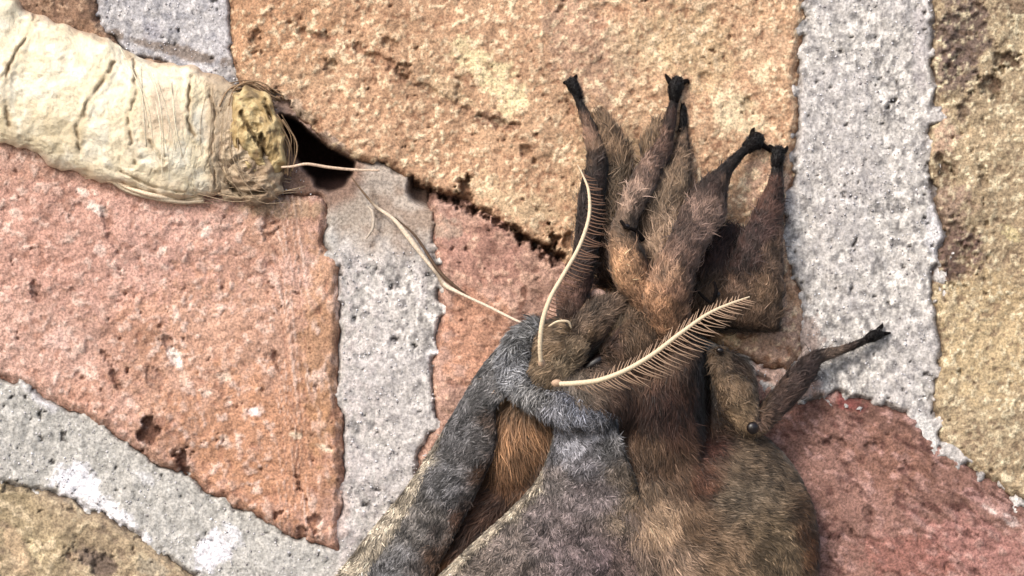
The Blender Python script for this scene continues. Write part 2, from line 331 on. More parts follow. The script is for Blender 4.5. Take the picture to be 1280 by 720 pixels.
BH = {'b1': 4, 'b2': 3, 'b3': 2, 'b4': 1, 'b5': 4, 'b6': 3, 'b7': 8}
STEP = 1.9
def grid_faces(keep, ny, nx):
    idx = np.arange(ny * nx).reshape(ny, nx)
    F = np.stack([idx[:-1, :-1], idx[:-1, 1:], idx[1:, 1:], idx[1:, :-1]], -1)
    k = keep[:-1, :-1] | keep[:-1, 1:] | keep[1:, 1:] | keep[1:, :-1]
    F = F[k]; used = np.zeros(ny * nx, bool); used[F.ravel()] = True
    rm = np.cumsum(used) - 1
    return used, rm[F]
def cracks(d, r=1.0):
    return sst(2.6 * r, .4 * r, d)
order = ['b1', 'b2', 'b3', 'b4', 'b5', 'b6', 'b7']
brick_obs = {}
for key in order:
    pl = np.array(POLYS[key], float); sd0 = SEED[key]
    x0, y0 = pl.min(0) - 14; x1, y1 = pl.max(0) + 14
    x0 = max(x0, X0); x1 = min(x1, X1); y0 = max(y0, Y0); y1 = min(y1, Y1)
    xs = np.arange(x0, x1, STEP); ys = np.arange(y0, y1, STEP); x, y = np.meshgrid(xs, ys)
    wx, wy = warp(x, y, sd0); s = sdf(wx, wy, pl)
    hs = sdf(*warp(x, y, 5), HOLE); s = np.minimum(s, -hs)
    for a in PITS[:11]:
        pass
    h = BH[key] + (fbm(x, y, 120, sd0, 2) - .5) * 14 + (fbm(x, y, 24, sd0 + 1, 3) - .5) * 8 + (fbm(x, y, 6, sd0 + 2, 3, .6) - .5) * 3.2
    base, sec, li, dk, al, ad = BR[key]
    lowf = fbm(x, y, 90, sd0 + 5, 3)
    C = mixc(np.broadcast_to(base, x.shape + (3,)), sec, sst(.35, .65, lowf))
    gs, sx, rot = {'b1': (6.2, 1, 0), 'b2': (8.5, 1, 0), 'b3': (7.5, .7, .5), 'b4': (9, .8, .5), 'b5': (5.6, 1, 0), 'b6': (7.5, .5, .6), 'b7': (6, 1, 0)}[key]
    xr = (x * math.cos(rot) + y * math.sin(rot)) * sx; yr = -x * math.sin(rot) + y * math.cos(rot)
    if key == 'b2': yr = yr * (1 - .5 * sst(340, 390, x))
    n1 = fbm(xr, yr, gs, sd0 + 8, 2, .7); n2 = fbm(xr, yr, gs * 1.1, sd0 + 19, 2, .7)
    scr = np.abs(fbm(xr * .6, yr, 26, sd0 + 60, 3) - .5) * sst(.45, .6, fbm(x, y, 70, sd0 + 63, 2)) + .1 * sst(.6, .45, fbm(x, y, 70, sd0 + 63, 2)); n3 = fbm(x, y, 28, sd0 + 23, 3)
    for b in STAIN[key]: C = mixc(C, lin(b[5]), blob(x, y, b) * b[6])
    dm = .6 + .8 * sst(.35, .65, n3)
    C = mixc(C, li, (sst(.55, .74, n1) * al * 2.0 * dm.clip(0, 1.3)).clip(0, 1)); C = mixc(C, dk, (sst(.56, .76, n2) * ad * 1.7 * (1.7 - dm).clip(0, 1.3)).clip(0, 1)); h += (sst(.55, .74, n1) - sst(.56, .76, n2)) * 1.2
    C = C * (.8 + .4 * fbm(x, y, 50, sd0 + 30, 3))[..., None]
    sm_ = sst(.022, .004, scr) * {'b6': .8, 'b2': .45, 'b4': .5}.get(key, .35); h -= sm_ * 2.5; C = mixc(C, dk * .7, sm_ * .6)
    # sparse grit pores
    n4 = fbm(x, y, 8, sd0 + 41, 2); pore = sst(.85, .9, n4); h -= pore * 4; C = mixc(C, dk * .6, pore * .7)
    # pits
    for p in PITS:
        if p[0] + 60 < x0 or p[0] - 60 > x1: continue
        m = blob(x, y, (p[0], p[1], p[2] * 1.15, p[3] * 1.15, p[4]), 2.2); pd = p[5] if p in PITS[:35] else p[5] * .6
        h -= m * pd * (.8 + .6 * n1); C = mixc(C, dk * .45, m * np.clip(pd / 14, .3, .85))
    # crumbly rounded arris, darker in the outer few units
    ed = sst(12 + 10 * (fbm(x, y, 20, sd0 + 50, 2) - .3), 0, s)
    h -= ed ** 1.6 * 11
    C = mixc(C, dk * .6, sst(5, 0, s + (n1 - .5) * 12) * .75)
    h = np.where(s < 0, np.maximum(h + s * 9, -75), h)
    used, F = grid_faces(s > -1, *x.shape)
    V = np.stack([x, y, h], -1).reshape(-1, 3)[used]
    o = mk('brick', V, F, M_brick, wall, C.reshape(-1, 3)[used], label=LABB[key]); brick_obs[key] = o

# mortar: one continuous bed behind and between the bricks, with the dark cavity by the cocoon
xs = np.arange(X0, X1, 2.4); ys = np.arange(Y0, Y1, 2.4); x, y = np.meshgrid(xs, ys)
cover = np.full(x.shape, -1e9); near = {}
for key in order:
    s = sdf(*warp(x, y, SEED[key]), POLYS[key]); near[key] = s; cover = np.maximum(cover, s)
gr = fbm(x, y * .75, 5.6, 77, 2, .6); gr2 = fbm(x, y * .75, 6.5, 88, 2, .6); lo = fbm(x, y, 60, 91, 3)
h = -4 + (lo - .5) * 10 + (gr - .5) * 3 + (fbm(x, y, 16, 93, 2) - .5) * 3
vert = sst(900, 960, x) ; diag = sst(560, 520, x) * sst(400, 430, y + x * .0 + 0)
h = h + vert * 3
stain_shade = sst(276, 332, y + (fbm(x, y, 16, 3, 3) - .5) * 50)              # smooth greyish stained skim atop the short joint, its shadow tone painted in
skim = (1 - stain_shade) * sst(405, 430, x) * sst(600, 560, x) * sst(190, 210, y)
h = h * (1 - skim * .7) - skim * 3
ww_ = L_((190, 183, 177))
C = mixc(np.broadcast_to(ww_, x.shape + (3,)), L_((232, 224, 216)), sst(.5, .68, gr))
C = mixc(C, L_((112, 108, 108)), sst(.52, .72, gr2) * .8)
C = mixc(C, L_((184, 177, 176)), sst(.4, .65, lo) * .5)
C = mixc(C, L_((196, 182, 180)), sst(545, 420, x) * sst(300, 330, y) * sst(380, 430, x) * .6 * sst(.4, .6, gr))
dz = sst(440, 400, x) * sst(380, 420, y + .5 * x)
C = mixc(C, L_((176, 174, 166)), dz * .6)
C = mixc(C, mixc(np.broadcast_to(L_((166, 140, 120)), x.shape + (3,)), L_((184, 166, 150)), sst(.35, .65, fbm(x, y, 20, 151, 3))), skim * .92)
tl = sst(300, 280, x) * sst(150, 110, y); C = mixc(C, L_((168, 168, 180)), tl * .5)
for b in [(95, 605, 30, 26, 40, (232, 230, 238), .95), (135, 635, 40, 12, 35, (236, 234, 240), .9), (180, 672, 14, 6, 30, (232, 230, 236), .7), (180, 597, 16, 8, 30, (222, 220, 222), .6), (265, 690, 22, 26, 10, (232, 228, 236), .9), (290, 668, 12, 16, -20, (226, 224, 230), .7), (50, 500, 30, 6, 40, (222, 218, 222), .6), (545, 445, 12, 10, 0, (236, 228, 228), .9), (1175, 280, 22, 36, 0, (214, 210, 214), .7), (1160, 540, 10, 22, -30, (216, 212, 208), .8), (525, 350, 10, 30, 0, (206, 196, 196), .5), (250, 88, 20, 10, 20, (220, 216, 220), .6),
          (215, 62, 90, 8, 14, (120, 100, 84), .8), (190, 40, 14, 12, 30, (150, 146, 160), .5), (470, 252, 5, 22, -20, (110, 90, 74), .6), (462, 262, 4, 14, -10, (200, 190, 180), .6), (1150, 60, 10, 60, 0, (180, 170, 172), .5), (1010, 430, 18, 40, 10, (160, 134, 122), .8), (985, 475, 50, 16, 20, (196, 150, 130), .8), (420, 640, 16, 40, 0, (200, 170, 160), .5), (430, 260, 40, 26, 0, (170, 156, 142), .7)]:
    C = mixc(C, lin(b[5]), blob(x, y, b) * b[6])
gn = fbm(x, y, 9, 131, 2); por = sst(.82, .88, gn) * (1 - skim * .8); h -= por * 5; C = mixc(C, L_((44, 36, 36)), por * .85)
# dark crumbly line along brick edges
edg = sst(-5 + (gr2 - .5) * 8, 2, cover) * sst(.40, .55, fbm(x, y, 16, 140, 3)); h -= edg * 10; C = mixc(C, L_((70, 52, 46)), edg * .75)
sm = pl_dist(x, y, [(530, 236), (580, 254), (640, 286), (700, 326), (760, 368)]); h -= sst(24, 14, sm) * 26; C = mixc(C, L_((84, 56, 44)), sst(24, 14, sm) * .9); C = mixc(C, L_((136, 98, 78)), blob(x, y, (362, 226, 40, 34, 20)) * .9)
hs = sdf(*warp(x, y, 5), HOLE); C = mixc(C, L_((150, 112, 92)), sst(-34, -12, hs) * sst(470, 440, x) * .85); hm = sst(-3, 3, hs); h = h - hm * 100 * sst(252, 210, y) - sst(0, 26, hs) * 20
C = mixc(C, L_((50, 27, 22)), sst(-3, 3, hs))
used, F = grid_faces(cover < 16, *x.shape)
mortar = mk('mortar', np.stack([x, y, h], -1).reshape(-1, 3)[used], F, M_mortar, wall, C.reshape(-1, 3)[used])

# the wall goes on round the detailed stretch
RING = [('b4', [(-900, -700), (-200, -700), (-200, -150), (-900, -480)]), ('b2', [(-900, -420), (-240, -90), (-240, 320), (-900, -20)]), ('b1', [(-900, 60), (-240, 400), (-240, 900), (-900, 560)]), ('b4', [(-900, 640), (-300, 950), (-300, 1420), (-900, 1420)]),
        ('b1', [(-140, -700), (560, -700), (560, -230), (-140, -230)]), ('b5', [(620, -700), (1400, -700), (1400, -230), (620, -230)]), ('b6', [(1480, -700), (2180, -700), (2180, -330), (1480, -330)]),
        ('b3', [(1520, -260), (2180, -260), (2180, 330), (1520, 330)]), ('b1', [(1520, 400), (2180, 400), (2180, 820), (1520, 820)]), ('b5', [(1500, 890), (2180, 890), (2180, 1420), (1500, 1420)]),
        ('b2', [(-240, 950), (520, 950), (520, 1420), (-240, 1420)]), ('b6', [(580, 950), (1440, 950), (1440, 1420), (580, 1420)])]
for k_, (key, pl) in enumerate(RING):
    pl = np.array(pl, float); x0, y0 = pl.min(0) - 20; x1, y1 = pl.max(0) + 20
    gx, gy = np.meshgrid(np.arange(x0, x1, 7.0), np.arange(y0, y1, 7.0)); s_ = sdf(*warp(gx, gy, 200 + k_), pl)
    g1 = fbm(gx, gy, 16, 210 + k_, 3, .7); g2 = fbm(gx, gy, 18, 230 + k_, 3, .7)
    base, sec, li, dk, al, ad = BR[key]
    C2 = mixc(np.broadcast_to(base, gx.shape + (3,)), sec, sst(.35, .65, fbm(gx, gy, 90, 5 + k_, 3))); C2 = mixc(C2, li, sst(.5, .7, g1) * al); C2 = mixc(C2, dk, sst(.5, .7, g2) * ad)
    h2 = 3 + (g1 - .5) * 9 - sst(22, 0, s_) ** 1.6 * 11; h2 = np.where(s_ < 0, np.maximum(h2 + s_ * 6, -75), h2)
    u2, F2 = grid_faces(s_ > -2, *gx.shape)
    mk('brick', np.stack([gx, gy, h2], -1).reshape(-1, 3)[u2], F2, M_brick, wall, C2.reshape(-1, 3)[u2])
gx, gy = np.meshgrid(np.arange(-900, 2181, 10.0), np.arange(-700, 1421, 10.0)); out = (gx < X0 + 8) | (gx > X1 - 12) | (gy < Y0 + 8) | (gy > Y1 - 12)
g1 = fbm(gx, gy, 22, 301, 3, .7); C2 = mixc(np.broadcast_to(L_((180, 174, 168)), gx.shape + (3,)), L_((224, 216, 208)), sst(.4, .65, g1))
u2, F2 = grid_faces(out & np.roll(out, -1, 0) & np.roll(out, -1, 1), *gx.shape)
mk('mortar', np.stack([gx, gy, -9 + (g1 - .5) * 8], -1).reshape(-1, 3)[u2], F2, M_mortar, wall, C2.reshape(-1, 3)[u2])
a = to_world((-900, 1420, 0)); b_ = to_world((2180, -700, 0))
flat_box("wall_core", a[0], b_[0], 0.0166, 0.112, a[2], b_[2], M_core, parent=wall)

# grit: loose sand grains bedded in mortar
def grains(n, fx, col_a, col_b, rmin, rmax, seed, parent, hh):
    r = np.random.RandomState(seed); P = fx(r, n); n = len(P)
    ico = np.array([(1, 0, 0), (-1, 0, 0), (0, 1, 0), (0, -1, 0), (0, 0, 1), (0, 0, -1)], float)
    f = np.array([(0, 2, 4), (2, 1, 4), (1, 3, 4), (3, 0, 4), (2, 0, 5), (1, 2, 5), (3, 1, 5), (0, 3, 5)])
    sc3 = (rmin + (rmax - rmin) * r.rand(n) ** 2)[:, None, None] * (.6 + .8 * r.rand(n, 6, 1))
    ang = r.rand(n) * 6.28; ca, sa = np.cos(ang), np.sin(ang)
    B = ico[None] * sc3; B = np.stack([B[..., 0] * ca[:, None] - B[..., 1] * sa[:, None], B[..., 0] * sa[:, None] + B[..., 1] * ca[:, None], B[..., 2]], -1)
    V = (B + P[:, None]).reshape(-1, 3); F_ = (f[None] + np.arange(n)[:, None, None] * 6).reshape(-1, 3)
    t = r.rand(n)[:, None] ** 1.3; c = col_a * (1 - t) + col_b * t
    return V, F_, np.repeat(c, 6, 0)
hgrid = h.copy()
def surf_h(px, py):
    j = np.clip(((px - X0) / 2.4).astype(int), 0, x.shape[1] - 1); i = np.clip(((py - Y0) / 2.4).astype(int), 0, x.shape[0] - 1)
    return hgrid[i, j], cover[i, j], hs[i, j]
def fx(r, n):
    px = -60 + r.rand(n) * 1400; py = -60 + r.rand(n) * 840
    hh, cv, hl = surf_h(px, py); k = (cv < -2) & (hl < -10) & (~((px > 400) & (px < 580) & (py < 310) & (py > 180)))
    return np.stack([px[k], py[k], hh[k] + .2], 1)
V, F, CC = grains(16000, fx, L_((236, 234, 238)), L_((128, 120, 120)), .7, 1.9, 5, wall, 0)
mk('mortar_grit', V, F, M_mortar, wall, CC, smooth=False, kind='stuff')

# ------------------------------------------------------------------ cocoon
coc = thing("cocoon", "cream papery silk cocoon wedged in the joint beside the dark hole", "cocoon", (130, 140, 0))
n, m = 330, 150
q = crv([(-170, 0, 6, 70, 34), (-80, 40, 6, 88, 38), (0, 88, 5, 84, 34), (70, 116, 5, 84, 37), (140, 143, 5, 83, 38), (205, 160, 6, 84, 38), (250, 172, 6, 78, 34), (282, 184, 6, 66, 26), (300, 190, 5, 46, 16)], n)
t = np.gradient(q[:, :2], axis=0); t /= np.linalg.norm(t, axis=1)[:, None]
wv = np.stack([-t[:, 1], t[:, 0]], 1)
th = np.linspace(-.25, math.pi + .25, m)
xx = q[:, 0:1] + wv[:, 0:1] * q[:, 3:4] * np.cos(th); yy = q[:, 1:2] + wv[:, 1:2] * q[:, 3:4] * np.cos(th)
outl = (fbm(xx, yy, 30, 41, 3) - .5) * 22
xx = xx + wv[:, 0:1] * np.cos(th) * outl; yy = yy + wv[:, 1:2] * np.cos(th) * outl
hh = q[:, 2:3] + q[:, 4:5] * np.sin(th) ** .8 if False else q[:, 2:3] + q[:, 4:5] * np.sign(np.sin(th)) * np.abs(np.sin(th)) ** .95
hh = hh + (fbm(xx, yy, 34, 43, 3) - .5) * 12 + (fbm(xx, yy, 9, 44, 3) - .5) * 3
# fine wrinkles running round the shell
wr = np.abs(fbm(xx + (fbm(xx, yy, 20, 50, 2) - .5) * 50, yy * .5, 8, 47, 3) - .5) * 2
hh -= sst(.12, .0, wr) * 1.2
CRE = [[(44, 14), (36, 40), (20, 66), (6, 92), (-10, 110)], [(12, 80), (6, 130), (16, 168)], [(142, 78), (130, 100), (110, 128), (103, 150), (94, 162), (100, 192)], [(160, 62), (169, 90), (168, 120), (160, 150), (164, 180), (170, 205)], [(240, 96), (236, 130), (236, 158), (244, 170)], [(150, 214), (170, 224), (200, 236), (240, 242)], [(180, 170), (196, 190), (206, 204)], [(262, 110), (268, 150), (264, 200), (270, 235)]]
C = mixc(np.broadcast_to(L_((246, 229, 190)), xx.shape + (3,)), L_((250, 240, 212)), sst(.4, .6, fbm(xx, yy, 25, 55, 3)))
C = mixc(C, L_((232, 212, 166)), sst(.5, .7, fbm(xx, yy, 18, 57, 3)) * .5)
C = mixc(C, L_((196, 166, 128)), sst(.22, .0, wr) * .32)
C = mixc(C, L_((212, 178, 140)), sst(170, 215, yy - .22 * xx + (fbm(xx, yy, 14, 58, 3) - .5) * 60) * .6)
C = mixc(C, L_((206, 184, 140)), blob(xx, yy, (60, 165, 60, 30, 10)) * .6); C = mixc(C, L_((220, 186, 158)), blob(xx, yy, (200, 145, 30, 40, 0)) * .5)
for i, c in enumerate(CRE):
    d = pl_dist(xx + (fbm(xx, yy, 8, 60, 2) - .5) * 6, yy, c)
    wd = 3.0 if i < 4 else 2.0
    brk = sst(.34, .6, fbm(xx, yy, 15, 160 + i, 2)); g = sst(wd * .7 + 1.4 * brk, .2, d) * (.2 + .8 * brk); hh -= g * 3.5; hh += sst(11, 5, d) * 1.5 * (1 - g)
    C = mixc(C, L_((206, 178, 132)), sst(9, 3, d) * .35 * (1 - g)); C = mixc(C, L_((140, 112, 78)), g * (.9 if i < 5 else .5))
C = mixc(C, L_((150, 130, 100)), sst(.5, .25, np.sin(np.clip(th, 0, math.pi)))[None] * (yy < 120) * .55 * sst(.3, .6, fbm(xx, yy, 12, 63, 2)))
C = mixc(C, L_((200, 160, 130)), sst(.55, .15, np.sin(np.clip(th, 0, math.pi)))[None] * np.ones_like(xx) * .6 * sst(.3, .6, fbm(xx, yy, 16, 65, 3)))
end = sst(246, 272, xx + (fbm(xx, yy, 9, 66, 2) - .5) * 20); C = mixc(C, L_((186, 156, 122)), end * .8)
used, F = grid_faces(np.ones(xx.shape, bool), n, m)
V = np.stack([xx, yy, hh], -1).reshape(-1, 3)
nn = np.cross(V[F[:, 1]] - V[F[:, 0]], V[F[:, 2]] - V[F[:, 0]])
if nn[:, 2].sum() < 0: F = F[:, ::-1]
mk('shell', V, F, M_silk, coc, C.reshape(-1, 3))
# matted rim of silk at the open end and the yellow plug inside it
def lump(cx, cy, ch, rx, ry, rh, ang, cols, seed, rough=.25, cre=(), name='lump', parent=None, mat=None, label=None, dark=(70, 52, 30), n=90, m=90, streak=0):
    u = np.linspace(0, 1, n)[:, None] ** .8 * np.ones((1, m)); th_ = np.linspace(0, 2 * np.pi, m)[None, :]
    r = u * 1.0; px = r * np.cos(th_); py = r * np.sin(th_); hz = np.sqrt(np.clip(1 - r * r, 0, 1))
    ca, sa = math.cos(math.radians(ang)), math.sin(math.radians(ang))
    nz0 = 1 + (fbm(cx + px * 30 + 200, cy + py * 30, 14, seed, 3) - .5) * rough * 2.2 * u
    X = cx + (px * rx * ca - py * ry * sa) * nz0; Y = cy + (px * rx * sa + py * ry * ca) * nz0
    H = ch + rh * hz + (fbm(X, Y, 16, seed + 1, 3) - .5) * rh * rough * 2.4 + (fbm(X, Y, 6, seed + 2, 3) - .5) * 5
    st = fbm(X * (1 if not streak else .3) + Y * .25, Y * (1 if not streak else 1.4), 9, seed + 4, 4, .6)
    C = mixc(np.broadcast_to(lin(cols[0]), X.shape + (3,)), lin(cols[1]), sst(.38, .62, st)); C = mixc(C, lin(cols[2]), sst(.56, .72, fbm(X, Y, 9, seed + 6, 3)) * .8)
    H += (st - .5) * 6
    for c in cre:
        d = pl_dist(X + (fbm(X, Y, 7, 60, 2) - .5) * 6, Y, c); g = sst(4.2, .5, d); H -= g * 8; C = mixc(C, lin(dark), g * .85)
    idx = np.arange(n * m).reshape(n, m)
    F = np.stack([idx[:-1, :-1], idx[1:, :-1], idx[1:, 1:], idx[:-1, 1:]], -1).reshape(-1, 4)
    return mk(name, np.stack([X, Y, H], -1).reshape(-1, 3), F, mat, parent, C.reshape(-1, 3), label=label)
lump(294, 180, 4, 48, 68, 30, 4, [(178, 146, 112), (206, 180, 144), (126, 102, 82)], 3, .28, [[(276, 130), (268, 170), (276, 215), (300, 245)]], 'silk_rim', coc, M_silk, 'tan matted silk rim round the open end', streak=1)
lump(316, 216, 8, 46, 36, 24, 20, [(168, 138, 106), (204, 178, 142), (104, 84, 66)], 9, .3, [[(278, 214), (296, 240), (330, 240)]], 'silk_fold', coc, M_silk, streak=1)
lump(320, 168, 16, 37, 54, 28, -16, [(182, 148, 90), (212, 184, 124), (124, 98, 66)], 21, .24,
     [[(300, 140), (318, 170), (330, 192), (340, 214)], [(296, 176), (312, 200), (334, 218)], [(330, 125), (340, 150)], [(326, 168), (332, 196)]], 'plug', coc, M_silk, 'crumpled ochre yellow plug in the open end', dark=(84, 60, 28))

def tube(pts, n=20, m=6): return loft(pts, n, m)
def fibres(paths, nper, spread, col, name, parent, r=.7, seed=0):
    Vs, F4, F3, Cs = [], [], [], []; off = 0; rr = np.random.RandomState(seed)
    for p in paths:
        p = np.asarray(p, float)
        for k in range(nper):
            q = p + np.concatenate([rr.randn(len(p), 2) * spread * .35 + rr.randn(1, 2) * spread, rr.randn(len(p), 1) * 3], 1)
            rad = r * (.6 + .9 * rr.rand()); q = np.hstack([q, np.full((len(q), 2), rad)])
            V, fs = loft(q, 14, 4); Vs.append(V); F4.append(fs[0] + off); F3.append(fs[1] + off); off += len(V)
            Cs.append(np.repeat((lin(col) * (.65 + .6 * rr.rand()))[None], len(V), 0))
    return mk(name, np.vstack(Vs), [np.vstack(F4), np.vstack(F3)], M_straw, parent, np.vstack(Cs), kind='stuff')
fibres([[(110, 214, 14), (160, 226, 20), (210, 240, 16), (262, 244, 12)], [(250, 240, 14), (300, 250, 18), (345, 240, 16), (372, 236, 6)], [(268, 120, 30), (262, 160, 42), (268, 210, 36), (290, 246, 12)], [(282, 150, 34), (284, 196, 40), (310, 232, 32), (350, 240, 14)]], 5, 9, (182, 154, 120), 'silk_fibre', coc, .42, 4)
fibres([[(170, 90, 66), (186, 140, 72), (190, 180, 62)], [(205, 100, 66), (220, 150, 66), (224, 200, 50)]], 5, 14, (232, 220, 188), 'silk_fibre', coc, .6, 8)
fibres([[(140, 224, 16), (160, 236, 18), (195, 246, 16), (228, 251, 12), (254, 249, 10)]], 2, 1, (238, 212, 176), 'silk_fibre', coc, 2.2, 2)
fibres([[(278, 140, 28), (290, 116, 20), (318, 112, 14), (348, 128, 8)], [(345, 150, 30), (362, 180, 22), (360, 215, 16)]], 12, 5, (150, 118, 84), 'silk_fibre', coc, .7, 12)

# loose threads on the wall
V, fs = tube([(352, 209, 30, 1.3, 1.3), (366, 208, 30, 1.6, 1.6), (384, 205, 28, 1.8, 1.8), (410, 209, 22, 1.9, 1.7), (440, 212, 14, 1.7, 1.5), (474, 213, 11, 1.3, 1.2)], 40, 8)
o = mk('silk_thread', V, fs, M_straw, None, np.repeat(lin((226, 190, 158))[None], len(V), 0), label='short pale thread stretched straight across the dark hole beside the cocoon'); o['category'] = 'thread'
V, fs = tube([(440, 222, 7, .8, .8), (452, 238, 9, 1.2, 1), (470, 258, 10, 1.8, 1.4), (492, 274, 12, 2.4, 2), (512, 298, 12, 3.4, 2.2), (530, 322, 10, 2.6, 2), (546, 342, 9, 2.0, 2), (556, 356, 9, 3.2, 2.4), (578, 368, 14, 1.8, 1.6), (610, 383, 20, 1.8, 1.5), (640, 398, 28, 1.6, 1.4), (662, 408, 34, 1.4, 1.2)], 90, 8, )
tt = np.clip((V[:, 0] - 440) / 220, 0, 1); C = mixc(np.broadcast_to(lin((120, 92, 66)), V.shape), lin((232, 208, 178)), sst(.08, .18, tt) * (1 - .6 * sst(.45, .48, tt) * sst(.53, .5, tt)))
o = thing('plant_fibre', 'long bent pale dry fibre running diagonally from the hole down to the moth', 'fibre', (540, 320, 10))
mk('strand', V, fs, M_straw, o, C)
V, fs = tube([(494, 272, 6, .8, .8), (520, 296, 8, 1.5, 1.2), (545, 334, 8, 2.2, 1.4), (562, 352, 8, 2.0, 1.4), (585, 370, 6, 1, 1)], 40, 6)
mk('strand', V, fs, M_straw, o, np.repeat(lin((104, 78, 58))[None], len(V), 0), label='dark brown strand beside the pale one')
V, fs = tube([(460, 258, 4, 1.2, 1), (466, 266, 6, 2.2, 1.6), (466, 284, 6, 2, 1.4), (458, 298, 4, 1, 1)], 20, 6)
o = mk('dry_flake', V, fs, M_straw, None, np.repeat(lin((196, 178, 158))[None], len(V), 0), label='tiny curled pale flake stuck on the grey mortar left of the diagonal fibre'); o['category'] = 'flake'

# ------------------------------------------------------------------ moth
moth = thing("moth", "large furry brown moth with grey collar and feathery cream antennae clinging to the wall", "moth", (820, 560, 0))

# body: one continuous surface grown from overlapping volumes
def body_mesh(balls, voxel=.045):
    import bmesh
    bm = bmesh.new()
    for (cx, cy, ch, rx, ry, rh, ang) in balls:
        r = bmesh.ops.create_icosphere(bm, subdivisions=3, radius=1)
        ca, sa = math.cos(math.radians(ang)), math.sin(math.radians(ang))
        for v in r['verts']:
            a_, b2, c_ = v.co.x * rx, v.co.y * ry, v.co.z * rh
            v.co = ((cx + a_ * ca - b2 * sa) / 100, (cy + a_ * sa + b2 * ca) / 100, (ch + c_) / 100)
    me = bpy.data.meshes.new("body_tmp"); bm.to_mesh(me); bm.free()
    o = bpy.data.objects.new("body_tmp", me); sc.collection.objects.link(o)
    md = o.modifiers.new("r", 'REMESH'); md.mode = 'VOXEL'; md.voxel_size = voxel
    ms = o.modifiers.new("s", 'SMOOTH'); ms.iterations = 22; ms.factor = .6
    dg = bpy.context.evaluated_depsgraph_get(); ev = o.evaluated_get(dg); m2 = bpy.data.meshes.new_from_object(ev)
    co = np.empty(len(m2.vertices) * 3); m2.vertices.foreach_get("co", co); co = co.reshape(-1, 3) * 100
    m2.calc_loop_triangles(); tr = np.empty(len(m2.loop_triangles) * 3, np.int32); m2.loop_triangles.foreach_get("vertices", tr); tr = tr.reshape(-1, 3)
    bpy.data.objects.remove(o); bpy.data.meshes.remove(m2); bpy.data.meshes.remove(me)
    n_ = np.cross(co[tr[:, 1]] - co[tr[:, 0]], co[tr[:, 2]] - co[tr[:, 0]])
    if (n_ * (co[tr].mean(1) - co.mean(0))).sum() < 0: tr = tr[:, ::-1]
    return co, [tr]
BALLS = [(705, 432, 55, 40, 36, 42, -20), (742, 408, 58, 34, 40, 40, 35), (790, 425, 58, 44, 50, 42, 30), (690, 470, 60, 34, 30, 36, 0),
         (745, 500, 55, 60, 50, 48, 0), (826, 530, 40, 70, 120, 44, 0), (785, 585, 40, 66, 110, 40, 0), (850, 620, 36, 90, 100, 44, 0),
         (850, 470, 40, 40, 55, 44, 0), (915, 500, 35, 30, 60, 34, 0), (872, 690, 34, 154, 175, 50, 0), (800, 650, 44, 74, 95, 44, 10), (925, 640, 36, 78, 92, 40, -20), (860, 860, 30, 120, 130, 50, 0),
         (650, 540, 18, 34, 60, 24, 20), (700, 450, 45, 50, 40, 30, 0)]
BV, BF = body_mesh(BALLS)
# sink the groove down the right of the thorax
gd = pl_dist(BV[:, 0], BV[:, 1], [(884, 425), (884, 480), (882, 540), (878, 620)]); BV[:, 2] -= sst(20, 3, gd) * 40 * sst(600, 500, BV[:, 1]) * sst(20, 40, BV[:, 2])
BV[:, 2] -= 12 * sst(812, 776, BV[:, 0]) * sst(500, 535, BV[:, 1]) * sst(30, 60, BV[:, 2]) * sst(655, 675, BV[:, 0])
for c, dep in (([(800, 378), (775, 400), (752, 430), (735, 452)], 14), ([(745, 372), (735, 400), (715, 420)], 6)):
    gd2 = pl_dist(BV[:, 0], BV[:, 1], c); BV[:, 2] -= sst(10, 1, gd2) * dep
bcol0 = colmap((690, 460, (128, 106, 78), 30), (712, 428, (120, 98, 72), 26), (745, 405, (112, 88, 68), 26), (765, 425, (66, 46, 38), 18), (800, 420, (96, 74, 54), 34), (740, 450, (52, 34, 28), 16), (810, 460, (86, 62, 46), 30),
              (700, 480, (110, 104, 98), 26), (830, 505, (56, 32, 24), 46), (790, 515, (62, 40, 30), 26), (850, 545, (72, 46, 32), 26), (884, 450, (24, 10, 9), 22), (884, 500, (30, 12, 10), 22), (880, 560, (62, 28, 20), 24), (872, 600, (84, 50, 34), 24),  # shade under the antenna and in the groove painted into dark red-brown fur
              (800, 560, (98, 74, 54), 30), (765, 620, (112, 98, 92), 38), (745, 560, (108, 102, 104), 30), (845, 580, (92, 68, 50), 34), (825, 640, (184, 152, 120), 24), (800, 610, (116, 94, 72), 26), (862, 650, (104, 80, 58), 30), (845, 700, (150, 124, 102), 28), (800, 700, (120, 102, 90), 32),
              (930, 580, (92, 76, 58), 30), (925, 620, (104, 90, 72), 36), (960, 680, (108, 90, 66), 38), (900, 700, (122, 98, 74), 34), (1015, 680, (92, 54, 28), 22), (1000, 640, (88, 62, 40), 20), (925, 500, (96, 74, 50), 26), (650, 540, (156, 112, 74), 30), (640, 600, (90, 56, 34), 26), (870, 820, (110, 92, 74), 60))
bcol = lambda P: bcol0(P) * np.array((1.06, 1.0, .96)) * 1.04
bdir = dirmap((700, 440, -.6, .4), (745, 405, .5, -.8), (800, 420, .3, .9), (740, 480, .5, .8), (820, 500, .1, 1), (800, 580, .2, 1), (840, 640, .5, .8), (930, 560, .9, .4), (960, 620, 1, .25), (920, 640, 1, .1), (900, 700, .8, .5), (1010, 690, .4, 1), (800, 700, .3, 1), (860, 850, 0, 1), (650, 540, .1, 1))
def shaded(V, f, k=.55): return f(V) * k
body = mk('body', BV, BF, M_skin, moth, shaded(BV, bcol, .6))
blen = blend([(700, 440, (14,)), (800, 430, (16,)), (740, 400, (14,)), (820, 520, (26,)), (800, 600, (28,)), (850, 660, (26,)), (940, 620, (12,)), (960, 690, (12,)), (900, 640, (14,)), (650, 540, (40,))])
